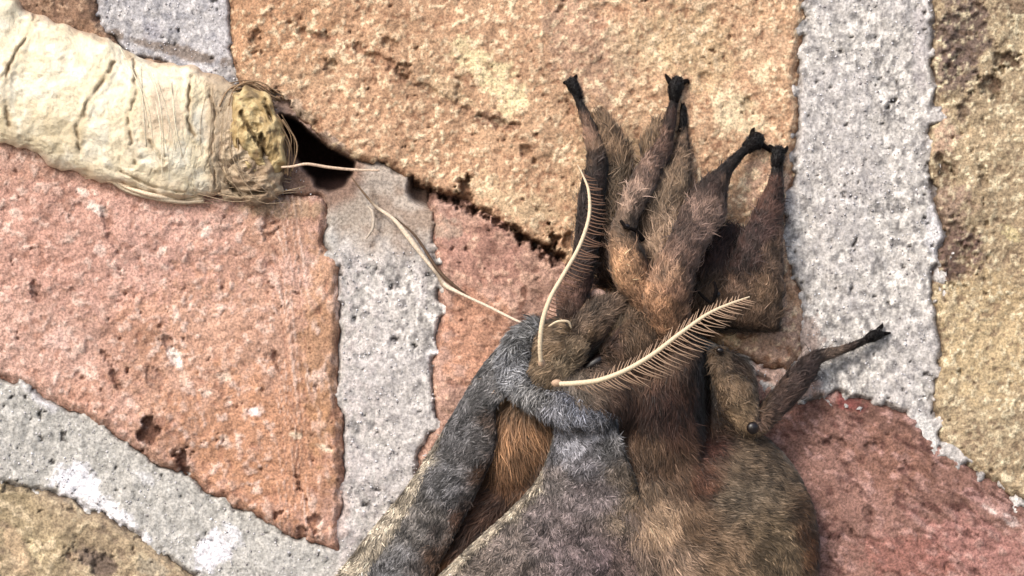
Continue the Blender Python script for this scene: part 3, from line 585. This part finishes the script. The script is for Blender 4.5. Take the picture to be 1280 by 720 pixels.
fur(body, BV, BF, M_fur, .95, lambda P: blen(P)[:, 0] * .8, bcol, bdir, width=1.15, lift=.30, mess=.28)

# collar: a grey woolly ruff behind the head, reaching down to both forewing bases
col_grey = colmap((650, 425, (107, 107, 108), 26), (635, 455, (116, 117, 122), 26), (668, 478, (125, 123, 122), 22), (690, 505, (134, 134, 143), 22), (730, 500, (116, 119, 132), 24), (765, 525, (100, 100, 106), 22), (715, 540, (147, 149, 162), 20), (700, 525, (174, 176, 188), 10), (760, 555, (107, 95, 94), 26), (628, 480, (132, 134, 141), 18), warp=20)
cp = [(676, 412, 50, 12, 14), (656, 430, 50, 20, 16), (646, 462, 54, 22, 16), (664, 488, 66, 17, 16), (690, 503, 78, 18, 13), (716, 513, 86, 17, 11), (742, 520, 88, 13, 9), (764, 524, 88, 7, 6)]
V, fs = loft(cp, 46, 26, bump=.2, seed=2)
collar = mk('collar', V, fs, M_skin, moth, shaded(V, col_grey, .6))
fur(collar, V, fs, M_fur, 1.3, 15, col_grey, dirmap((650, 420, -.5, .8), (640, 460, -.3, 1), (690, 500, .3, .9), (740, 510, .1, 1), (760, 540, -.1, 1)), width=1.4, lift=.55, mess=.55, clump=2.2, pale=.2, pk=1.8, dark=.25)

# wings: thick sheets between two edge curves
def wing(outer, inner, name, colf, dirf, nu=70, nv=44, thick=7, den=1.25, ln=13, label=None, fl=.22, clump=.7, bow=0, mess=.3, sag=None, pale=.07, pk=1.5, dark=0, wd=1.5):
    O = crv(outer, nu); I = crv(inner, nu); v = np.linspace(0, 1, nv)[None, :, None]
    G = O[:, None] * (1 - v) + I[:, None] * v
    vb = v[..., 0]
    G[..., 2] += bow * np.sin(np.pi * vb) ** .8 + (fbm(G[..., 0], G[..., 1], 50, 71, 3) - .5) * 12 + (fbm(G[..., 0], G[..., 1], 14, 73, 2) - .5) * 4
    if sag is not None: G[..., 2] += sag(vb)
    top = G.reshape(-1, 3); bot = top.copy(); bot[:, 2] -= thick
    idx = np.arange(nu * nv).reshape(nu, nv)
    F = np.stack([idx[:-1, :-1], idx[:-1, 1:], idx[1:, 1:], idx[1:, :-1]], -1).reshape(-1, 4)
    nn = np.cross(top[F[:, 1]] - top[F[:, 0]], top[F[:, 2]] - top[F[:, 0]])
    if nn[:, 2].sum() < 0: F = F[:, ::-1]
    N0 = nu * nv
    loop = np.concatenate([idx[0, :], idx[1:, -1], idx[-1, :-1][::-1], idx[1:-1, 0][::-1]])
    l2 = np.roll(loop, -1); Sd = np.stack([loop, l2, l2 + N0, loop + N0], 1)
    V = np.vstack([top, bot])
    ce = top.mean(0); sn = np.cross(V[Sd[:, 1]] - V[Sd[:, 0]], V[Sd[:, 2]] - V[Sd[:, 0]])
    if (sn * (V[Sd].mean(1) - ce)).sum() < 0: Sd = Sd[:, ::-1]
    o = mk(name, V, [F, F[:, ::-1] + N0, Sd], M_skin, moth, shaded(V, colf, .62), label=label)
    fur(o, V, [F, Sd], M_fur, den, ln, colf, dirf, width=wd, lift=fl, mess=mess, clump=clump, pale=pale, pk=pk, dark=dark)
    return o
lw_out = [(648, 408, 34), (604, 458, 34), (566, 520, 26), (516, 600, 16), (462, 668, 12), (415, 730, 10), (330, 850, 10), (280, 930, 8)]
lw_in = [(672, 470, 52), (622, 505, 52), (618, 560, 48), (590, 625, 40), (556, 690, 34), (520, 760, 30), (470, 880, 24), (440, 960, 18)]
cl0 = colmap((640, 430, (100, 98, 97), 26), (600, 480, (96, 94, 95), 24), (580, 540, (92, 90, 92), 22), (560, 600, (90, 88, 90), 24), (590, 560, (70, 66, 66), 20), (520, 650, (96, 90, 86), 24), (480, 705, (112, 110, 112), 24), (535, 570, (150, 138, 118), 10), (500, 622, (158, 146, 124), 14), (458, 680, (166, 150, 126), 16), (435, 715, (166, 150, 128), 18),
            (606, 590, (96, 62, 42), 12), (580, 648, (78, 50, 36), 16), (548, 700, (80, 54, 38), 18), (620, 530, (84, 66, 56), 12), (400, 820, (130, 118, 100), 50), (540, 660, (70, 60, 56), 12), warp=12)
def rim(f, outer, col, wfun):
    def g(P):
        C = f(P); d = pl_dist(P[:, 0], P[:, 1], [r[:2] for r in outer]); w_ = wfun(P)
        t = sst(w_ + 2, w_ - 2, d + (fbm(P[:, 0], P[:, 1], 8, 81, 2) - .5) * 6); return mixc(C, lin(col), t * .9)
    return g
cl = rim(cl0, lw_out, (172, 156, 132), lambda P: 26 * sst(500, 700, P[:, 1]) - 2)
wing(lw_out, lw_in, 'forewing', cl, dirmap((640, 430, -.5, .9), (580, 540, -.5, .85), (500, 660, -.6, .8), (400, 800, -.6, .8)), bow=7, ln=9, label='narrow folded left wing, blue grey with a pale outer rim', clump=.8, mess=.4, pale=.16, pk=1.8, dark=.22, wd=1.4)
# orange brown hindwing and flank hair between the two forewings
ho = [(612, 470, 20), (612, 530, 18), (596, 600, 12), (556, 680, 10), (500, 780, 8), (440, 900, 8)]
hi = [(690, 500, 34), (696, 560, 30), (664, 640, 22), (620, 700, 18), (580, 800, 14), (520, 920, 10)]
ch = colmap((645, 505, (144, 108, 78), 24), (650, 540, (158, 118, 82), 24), (668, 570, (108, 82, 66), 20), (622, 500, (170, 134, 96), 16), (628, 580, (104, 66, 40), 20), (612, 620, (72, 42, 28), 22), (590, 660, (64, 38, 26), 24), (560, 710, (110, 68, 36), 24), (540, 740, (96, 60, 36), 30))
wing(ho, hi, 'hindwing', ch, dirmap((640, 500, .1, 1), (640, 560, 0, 1), (600, 640, -.5, .85), (540, 720, -.6, .8)), bow=6, ln=30, den=.6, label='orange brown hindwing between the two forewings', clump=.5)
rw_out = [(684, 508, 66), (692, 545, 60), (674, 596, 56), (640, 636, 54), (596, 676, 50), (545, 724, 46), (450, 815, 36), (370, 900, 28), (330, 950, 22)]
rw_in = [(766, 516, 94), (778, 560, 92), (792, 596, 86), (804, 640, 82), (806, 690, 80), (800, 740, 76), (770, 830, 80), (720, 930, 60), (680, 1000, 40)]
cr = colmap((705, 525, (126, 127, 138), 24), (745, 530, (122, 123, 134), 26), (716, 552, (142, 141, 150), 24), (760, 552, (100, 98, 100), 24), (735, 575, (112, 107, 112), 22), (772, 585, (98, 84, 72), 20), (700, 600, (118, 106, 102), 22), (740, 620, (116, 102, 102), 26), (690, 650, (124, 108, 106), 26), (640, 680, (126, 110, 102), 26), (600, 708, (124, 108, 98), 26), (720, 690, (116, 98, 98), 30), (780, 640, (118, 98, 78), 22), (780, 700, (110, 88, 82), 26), (755, 700, (100, 82, 84), 26),
            (668, 606, (168, 152, 130), 9), (640, 640, (170, 154, 130), 9), (610, 668, (174, 158, 132), 9), (575, 702, (178, 160, 134), 9), (550, 724, (178, 160, 134), 10), (800, 600, (112, 88, 62), 20), (600, 850, (120, 102, 92), 70), warp=10)
cr = rim(cr, rw_out, (190, 172, 146), lambda P: 8 * sst(575, 610, P[:, 1]))
wing(rw_out, rw_in, 'forewing', cr, dirmap((710, 540, .2, 1), (720, 570, -.1, 1), (700, 640, -.5, .9), (620, 700, -.6, .8), (780, 640, .1, 1), (760, 720, -.1, 1)), bow=4, thick=9, ln=8.5, label='broad right forewing, mauve brown with a pale front edge',
     clump=1.3, mess=.55, pale=.14, pk=1.6, dark=.2, wd=1.35, sag=lambda v: -14 * (1 - sst(0, .045, v)) * 1.3)

# legs
def leg(paths, cols, foot, claws, ln=8.5, den=1.3, label=None, flare=None, fl=.35):
    """paths: list of segments, each rows x y h rw rd; first is the leg mesh, following ones are joined as its upper joints"""
    Vs, f4, f3 = [], [], []; off = 0
    for p in paths:
        p = [(*r[:3], max(r[3] * .92 - 2.5, r[3] * .6), max(r[4] * .92 - 2, r[4] * .6)) for r in p]; V, fs = loft(p, 40, 20, bump=.34, seed=len(Vs) + 3); Vs.append(V); f4.append(fs[0] + off); f3.append(fs[1] + off); off += len(V)
    V = np.vstack(Vs); fs = [np.vstack(f4), np.vstack(f3)]
    def brownish(c):
        c = np.array(c, float); l_ = c.mean(); return tuple((c * .5 + np.array((1.28, .97, .74)) * l_ * .5) * 1.08)
    cf = colmap(*[(k[0], k[1], brownish(k[2])) + tuple(k[3:]) for k in cols], warp=14)
    o = mk('leg', V, fs, M_skin, moth, shaded(V, cf, .6), label=label)
    if True:
        fx_, fy_ = foot[0][0], foot[0][1]; ln0 = ln
        ln = lambda P: 3.5 + (ln0 * .95 - 3.5) * sst(0, 75, np.hypot(P[:, 0] - fx_, P[:, 1] - fy_))
    axis = [(r[0], r[1], b[0] - a[0], b[1] - a[1]) for p in paths for a, b, r in zip(p[:-1], p[1:], p[1:])]
    axis = [(a, b, c / math.hypot(c, d), d / math.hypot(c, d)) for a, b, c, d in axis]
    fur(o, V, fs, M_fur, den, ln, cf, dirmap(*axis), width=1.05, lift=fl, mess=.35, clump=.4)
    fur(o, V, fs, M_fur, .05, lambda P: ln(P) * 2, lambda P: cf(P) * 1.08 + .01, dirmap(*axis), width=1.0, lift=1.0, mess=.7, clump=1.2, name='loose_hair')
    if flare:
        for (pp, c2, l2, dn) in flare:
            V2, fs2 = loft(pp, 20, 12); fur(o, V2, fs2, M_fur, dn, l2, colmap(*c2), dirmap(*[(b[0], b[1], (b[0] - a[0]), (b[1] - a[1])) for a, b in zip(pp[:-1], pp[1:])]), width=1.2, lift=.45, mess=.4)
    foot = [(*r[:3], r[3] * .74, r[4] * .74) for r in foot]; V, fs = loft(foot, 16, 12, bump=.5, seed=int(foot[0][0]) % 17)
    ft = mk('foot', V, fs, M_foot, o)
    for c in claws:
        c = [(*r[:3], r[3] * 1.3, r[4] * 1.3) for r in c]; V, fs = loft(c, 8, 6); mk('claw', V, fs, M_foot, ft)
    fur(ft, *loft(foot, 12, 10), M_fur, .6, 3.5, colmap((0, 0, (16, 9, 10))), dirmap((foot[-1][0], foot[-1][1], foot[-1][0] - foot[0][0], foot[-1][1] - foot[0][1])), width=1.2, lift=.6, mess=.6)
    return o
# front leg on the left, behind the first antenna
leg([[(722, 420, 56, 18, 18), (716, 385, 66, 24, 22), (722, 352, 70, 22, 20), (730, 325, 64, 18, 17), (736, 280, 50, 19, 16), (742, 232, 36, 18, 15), (746, 200, 28, 15, 12), (740, 172, 22, 12, 10), (731, 145, 16, 9, 8), (722, 124, 12, 6, 6), (718, 114, 10, 5, 5)]],
    [(718, 400, (96, 66, 58)), (712, 370, (134, 84, 76), 24), (738, 352, (74, 34, 32), 18), (728, 330, (60, 34, 30)), (736, 270, (46, 24, 20)), (742, 220, (40, 20, 16)), (730, 215, (96, 70, 50), 14), (752, 190, (120, 90, 62), 18), (738, 165, (120, 84, 66)), (724, 125, (28, 14, 14))],
    [(724, 124, 12, 6, 5), (719, 112, 10, 9, 8), (714, 103, 9, 10, 7), (712, 99, 8, 6, 5)], [[(714, 104, 9, 3, 3), (707, 103, 7, 2.5, 2), (701, 104, 3, 1, 1)], [(716, 102, 9, 3, 3), (719, 97, 7, 2, 2), (721, 93, 3, 1, 1)]], label='foreleg behind the upright antenna',
    flare=[([(766, 232, 10, 16, 10), (764, 200, 12, 20, 10), (758, 170, 10, 14, 8), (750, 150, 8, 8, 5)], [(765, 200, (140, 108, 78)), (770, 230, (96, 74, 54))], 20, .5)])
# middle pair
leg([[(805, 395, 56, 20, 20), (800, 368, 72, 24, 24), (786, 330, 84, 27, 24), (779, 295, 78, 20, 20), (786, 268, 70, 17, 17), (798, 240, 60, 19, 17), (812, 212, 46, 18, 15), (826, 190, 34, 15, 13), (833, 165, 24, 12, 11), (840, 138, 16, 9, 8), (844, 122, 12, 7, 7)]],
    [(798, 375, (180, 124, 82)), (785, 338, (206, 142, 88), 34), (776, 305, (150, 112, 76), 16), (803, 322, (40, 22, 18), 20), (785, 275, (104, 84, 66)), (795, 245, (140, 116, 104)), (808, 215, (136, 106, 96)), (822, 225, (76, 50, 42), 12), (830, 190, (88, 56, 46)), (828, 165, (100, 66, 50), 12), (842, 150, (72, 38, 30)), (844, 125, (24, 12, 12))],
    [(843, 128, 13, 7, 6), (844, 114, 13, 12, 10), (846, 104, 10, 12, 9), (846, 97, 8, 8, 5)], [[(838, 103, 9, 3, 3), (834, 97, 6, 2, 2), (832, 93, 3, 1, 1)], [(854, 103, 9, 3, 3), (859, 101, 6, 2, 2), (861, 104, 3, 1, 1)]], label='leg with an orange brown thigh, foot held highest',
    flare=[([(818, 205, 20, 14, 10), (818, 180, 20, 14, 10), (826, 155, 16, 10, 6)], [(818, 180, (126, 98, 70))], 16, .4)])
leg([[(838, 360, 44, 30, 24), (832, 318, 50, 34, 24), (826, 272, 44, 36, 22), (836, 236, 34, 28, 18), (846, 208, 24, 20, 13), (852, 180, 14, 12, 8), (854, 160, 9, 7, 6)]],
    [(830, 320, (150, 124, 98)), (805, 285, (100, 80, 62), 20), (845, 290, (172, 148, 122), 18), (820, 250, (108, 90, 66)), (850, 240, (128, 108, 80)), (850, 210, (112, 88, 62)), (855, 175, (104, 80, 58)), (845, 350, (110, 78, 56))],
    [(852, 166, 10, 7, 6), (854, 152, 8, 7, 6), (854, 140, 6, 6, 5), (854, 130, 5, 4, 3)], [[(854, 132, 5, 2, 2), (857, 126, 4, 1.5, 1.5), (858, 121, 2, .8, .8)]], label='broad shaggy olive brown leg between the two front pairs', ln=13, fl=.45)
# third: orange brown thigh with mauve shin
leg([[(832, 425, 58, 24, 22), (833, 392, 82, 32, 28), (836, 360, 92, 34, 28), (848, 328, 88, 28, 26), (864, 296, 74, 28, 22), (880, 262, 58, 30, 18), (892, 236, 46, 22, 14), (906, 214, 36, 12, 10), (922, 196, 28, 9, 8), (936, 184, 22, 8, 7)]],
    [(832, 400, (190, 126, 80), 32), (822, 375, (200, 134, 84), 30), (845, 370, (150, 100, 76), 20), (840, 340, (158, 116, 84), 20), (858, 325, (112, 78, 66)), (872, 300, (126, 98, 92)), (880, 265, (134, 106, 98)), (852, 285, (70, 48, 42)), (895, 290, (122, 96, 86), 14), (905, 232, (100, 74, 60), 14), (890, 232, (64, 40, 36)), (905, 212, (34, 18, 16)), (925, 195, (24, 12, 12))],
    [(932, 187, 22, 9, 7), (941, 179, 20, 14, 11), (948, 175, 17, 13, 9), (953, 175, 14, 8, 5)], [[(950, 180, 16, 3, 3), (957, 184, 13, 2.5, 2.5), (963, 190, 8, 1, 1)], [(940, 170, 16, 3, 3), (941, 163, 11, 2, 2), (943, 160, 7, .8, .8)]], label='leg with the largest orange brown thigh and a mauve shin')
leg([[(935, 405, 30, 44, 20), (940, 378, 36, 46, 24), (944, 345, 40, 42, 24), (950, 312, 38, 34, 22), (957, 280, 32, 24, 17), (965, 250, 24, 18, 13), (970, 225, 18, 12, 10), (972, 206, 15, 9, 8)]],
    [(905, 370, (96, 66, 48)), (925, 330, (52, 24, 24), 30), (905, 310, (60, 30, 30), 20), (966, 330, (112, 84, 64), 26), (955, 372, (128, 98, 70), 26), (942, 290, (72, 40, 40)), (925, 270, (44, 18, 22), 18), (956, 262, (84, 44, 36)), (965, 240, (86, 40, 30)), (972, 208, (26, 12, 12)), (976, 300, (106, 76, 60), 14)],
    [(971, 210, 16, 8, 7), (972, 200, 15, 11, 10), (973, 190, 12, 11, 8), (973, 184, 9, 7, 5)], [[(967, 188, 11, 3, 2.5), (963, 183, 8, 2, 2), (960, 181, 3, 1, 1)], [(979, 190, 11, 3, 2.5), (983, 186, 8, 2, 2), (984, 183, 3, 1, 1)]], label='dark red brown leg nearest the vertical mortar joint')
# right leg reaching out sideways
le = leg([[(896, 440, 40, 14, 14), (908, 466, 52, 22, 18), (920, 498, 60, 28, 20), (934, 526, 60, 20, 16), (948, 532, 54, 14, 12), (962, 516, 46, 17, 14), (982, 492, 36, 19, 15), (1004, 466, 26, 18, 13), (1020, 448, 19, 12, 9), (1046, 439, 14, 8, 7), (1072, 430, 12, 7, 6), (1086, 423, 11, 6, 5)]],
    [(900, 450, (92, 72, 48)), (912, 480, (116, 94, 64)), (926, 505, (132, 110, 74)), (932, 528, (150, 126, 86)), (905, 500, (96, 76, 50), 14), (950, 522, (96, 66, 52)), (975, 500, (82, 54, 48)), (1005, 466, (64, 42, 42)), (1020, 450, (52, 34, 34)), (1045, 440, (110, 94, 84)), (1068, 432, (60, 42, 38)), (1086, 424, (30, 18, 18))],
    [(1082, 425, 11, 6, 6), (1092, 420, 10, 10, 8), (1099, 417, 9, 8, 6), (1103, 416, 7, 4, 3)], [[(1098, 413, 8, 3, 2), (1102, 408, 5, 2, 2), (1103, 405, 2, 1, 1)], [(1100, 417, 8, 3, 2), (1107, 417, 5, 2, 2), (1113, 416, 2, 1, 1)]], label='leg reaching sideways over the pale mortar', ln=9)
# spurs and beads
def ellip(name, c, r, mat, parent, ang=0, cols=None, label=None):
    import bmesh
    u = np.linspace(0, math.pi, 14)[:, None]; v_ = np.linspace(0, 2 * math.pi, 20, endpoint=False)[None]
    a_ = np.sin(u) * np.cos(v_) * r[0]; b2 = np.sin(u) * np.sin(v_) * r[1]; c2 = np.cos(u) * r[2] + 0 * v_
    ca, sa = math.cos(math.radians(ang)), math.sin(math.radians(ang))
    V = np.stack([c[0] + a_ * ca - b2 * sa, c[1] + a_ * sa + b2 * ca, c[2] + c2], -1).reshape(-1, 3)
    i = np.arange(13)[:, None] * 20; j = np.arange(20)[None]; j2 = (j + 1) % 20
    F = np.stack([i + j, i + 20 + j, i + 20 + j2, i + j2], -1).reshape(-1, 4)
    return mk(name, V, F, mat, parent, cols, label=label)
ellip('knee_joint', (941, 535, 76), (8, 8, 6), M_eye, le, label='small glossy black knee joint')
ellip('knee_joint', (783, 283, 98), (5, 4, 4), M_eye, moth)
ellip('knee_joint', (896, 368, 78), (5, 4, 4), M_eye, moth)
ellip('knee_joint', (900, 438, 64), (5, 4, 4), M_eye, moth)
for c in ([(776, 276, 96, 2.2, 2), (783, 284, 101, 2.2, 2), (794, 288, 96, 2.5, 2), (804, 300, 88, 3.5, 3)], [(893, 352, 84, 1.5, 1.5), (895, 366, 84, 2.4, 2), (888, 378, 80, 2, 2), (870, 362, 84, 1.5, 1.5)]):
    V, fs = loft(c, 16, 6); mk('leg_spur', V, fs, M_foot, moth)
def tuft0(pp, c, ln, dn, lift=.6, mess=.5, name='hair_tuft'):
    V, fs = loft(pp, 24, 14, bump=.3); o = mk(name, V, fs, M_skin, moth, shaded(V, colmap(*c), .5))
    fur(o, V, fs, M_fur, dn, ln, colmap(*c), dirmap(*[(b[0], b[1], (b[0] - a[0]) / 10, (b[1] - a[1]) / 10) for a, b in zip(pp[:-1], pp[1:])]), width=1.2, lift=lift, mess=mess)
tuft0([(770, 350, 26, 20, 16), (765, 300, 22, 26, 14), (768, 250, 16, 26, 12), (766, 215, 12, 22, 10), (764, 190, 8, 14, 7)], [(760, 320, (70, 48, 36)), (765, 260, (104, 82, 60)), (772, 230, (118, 96, 72)), (765, 195, (124, 96, 70))], 24, .5)
tuft0([(890, 400, 30, 40, 18), (900, 360, 26, 40, 16), (905, 320, 18, 30, 12), (915, 290, 10, 14, 8)], [(890, 380, (86, 62, 42)), (900, 330, (62, 38, 32))], 16, .5)
# eyes
ellip('eye', (742, 455, 76), (19, 8, 8), M_eye, moth, -32)
ellip('eye', (704, 412, 80), (15, 8, 8), M_eye, moth, -25)
# brow hair and mouth part rims over the eyes
def tuft(pp, c, ln, dn, lift=.5, name='tuft', parent=None, mess=.4):
    V, fs = loft(pp, 20, 12); o = mk(name, V, fs, M_skin, parent or moth, shaded(V, colmap(*c), .6))
    fur(o, V, fs, M_fur, dn, ln, colmap(*c), dirmap(*[(b[0], b[1], (b[0] - a[0]) / 10, (b[1] - a[1]) / 10) for a, b in zip(pp[:-1], pp[1:])]), width=1.3, lift=lift, mess=mess); return o
tuft([(690, 478, 82, 12, 6), (706, 452, 86, 16, 7), (718, 436, 88, 15, 7), (726, 420, 84, 9, 5)], [(700, 450, (138, 116, 88)), (720, 430, (124, 100, 74))], 12, .9)
tuft([(716, 424, 82, 9, 6), (736, 404, 86, 16, 7), (754, 388, 84, 16, 7), (776, 380, 80, 10, 5)], [(740, 400, (122, 98, 78)), (770, 384, (116, 90, 70))], 12, .9)
tuft([(764, 450, 70, 10, 8), (780, 425, 76, 20, 10), (792, 402, 76, 20, 10), (800, 388, 70, 14, 7)], [(780, 425, (104, 82, 58)), (798, 395, (96, 72, 52))], 13, .9)
V, fs = loft([(686, 408, 96, 1.2, 1.2), (697, 402, 100, 1.6, 1.5), (710, 402, 101, 1.6, 1.5), (714, 410, 98, 1, 1)], 16, 6); mk('eye_rim', V, fs, M_shaft, moth)
V, fs = loft([(738, 376, 60, 3, 3), (744, 366, 66, 5, 3), (752, 370, 66, 7, 4), (758, 378, 60, 3, 3)], 14, 8); mk('mouth_part', V, fs, M_straw, moth, np.repeat(lin((214, 170, 150))[None], len(V), 0))

# antennae: cream shaft and a comb of separate barbs
def antenna(path, sides, label):
    path = [(*r[:2], r[2] + 22, r[3] * .72, r[4] * .72) for r in path]
    V, fs = loft([tuple(k) for k in crv(path, 90) * np.c_[np.ones((90, 3)), np.repeat(1 + .09 * (np.arange(90) % 2)[:, None], 2, 1)]], 180, 10); a = mk('antenna', V, fs, M_shaft, moth, label=label)
    n = 400; q = crv(path, n); ds = np.r_[0, np.cumsum(np.linalg.norm(np.diff(q[:, :3], axis=0), axis=1))]
    for (s0, s1, stp, dfun, lfun, mat) in sides:
        s = s0 * ds[-1]
        while s < s1 * ds[-1]:
            k = np.searchsorted(ds, s); f = s / ds[-1]; c = q[k, :3]
            t = q[min(k + 3, n - 1), :3] - q[max(k - 3, 0), :3]; t /= np.linalg.norm(t)
            d = np.array(dfun(f), float) + RNG.randn(3) * .1; d /= np.linalg.norm(d); L = lfun(f) * (.88 + .24 * RNG.rand())
            e = c + d * L + t * L * .10 + np.array([0, 0, -L * .04])
            mid = (c + e) / 2 + t * L * -.05 + np.array([0, 0, L * .06])
            V, fs = loft([(*c, .8, .7), (*mid, .72, .6), (*e, .35, .3)], 5, 4)
            mk('barb', V, fs, mat, a)
            s += stp
    return a
antenna([(676, 452, 104, 3.6, 3.4), (675, 430, 112, 3.9, 3.6), (678, 402, 116, 3.9, 3.4), (688, 372, 114, 3.6, 3.2), (705, 342, 108, 3.4, 3), (724, 308, 100, 3.2, 2.8), (736, 272, 90, 3, 2.6), (736, 240, 82, 2.4, 2.2), (729, 220, 76, 1.6, 1.5), (722, 206, 72, .8, .8)],
        [(.22, .96, 4.6, lambda f: (.9, .45 - .2 * f, .05), lambda f: 27 * math.sin(math.pi * (f - .1) / .95) ** .6, M_barbm),
         (.30, .92, 7, lambda f: (-.35, .1, -.95), lambda f: 14 * math.sin(math.pi * (f - .1) / .95) ** .6, M_barbd)], 'upright cream antenna seen nearly edge on')
antenna([(700, 480, 112, 4.2, 3.8), (722, 479, 120, 4.6, 4), (750, 475, 126, 4.4, 4), (782, 463, 130, 4.2, 3.8), (816, 443, 132, 4, 3.6), (850, 417, 130, 3.6, 3.2), (884, 393, 124, 3, 2.8), (912, 380, 116, 2.4, 2.2), (937, 371, 108, 1.1, 1)],
        [(.06, .98, 4.3, lambda f: (.90, .50 - .5 * f + .25, .10) if f > .12 else (.7, .7, 0), lambda f: 38 * math.sin(math.pi * (f - .02) / 1.0) ** .55 if f < .98 else 8, M_barb),
         (.16, .95, 4.4, lambda f: (.25, -.85, -.30), lambda f: 18 * math.sin(math.pi * (f - .02) / 1.0) ** .6, M_barb)], 'long cream antenna laid across the chest, barbs on both sides')
ellip('antenna_base', (696, 479, 122), (7, 5, 6), M_straw, moth, 0, np.repeat(lin((196, 156, 122))[None], 280, 0))
ellip('antenna_base', (677, 454, 116), (4.5, 5, 5), M_straw, moth, 0, np.repeat(lin((196, 156, 122))[None], 280, 0))
for o in sc.objects:
    if 'origin' in o: del o['origin']
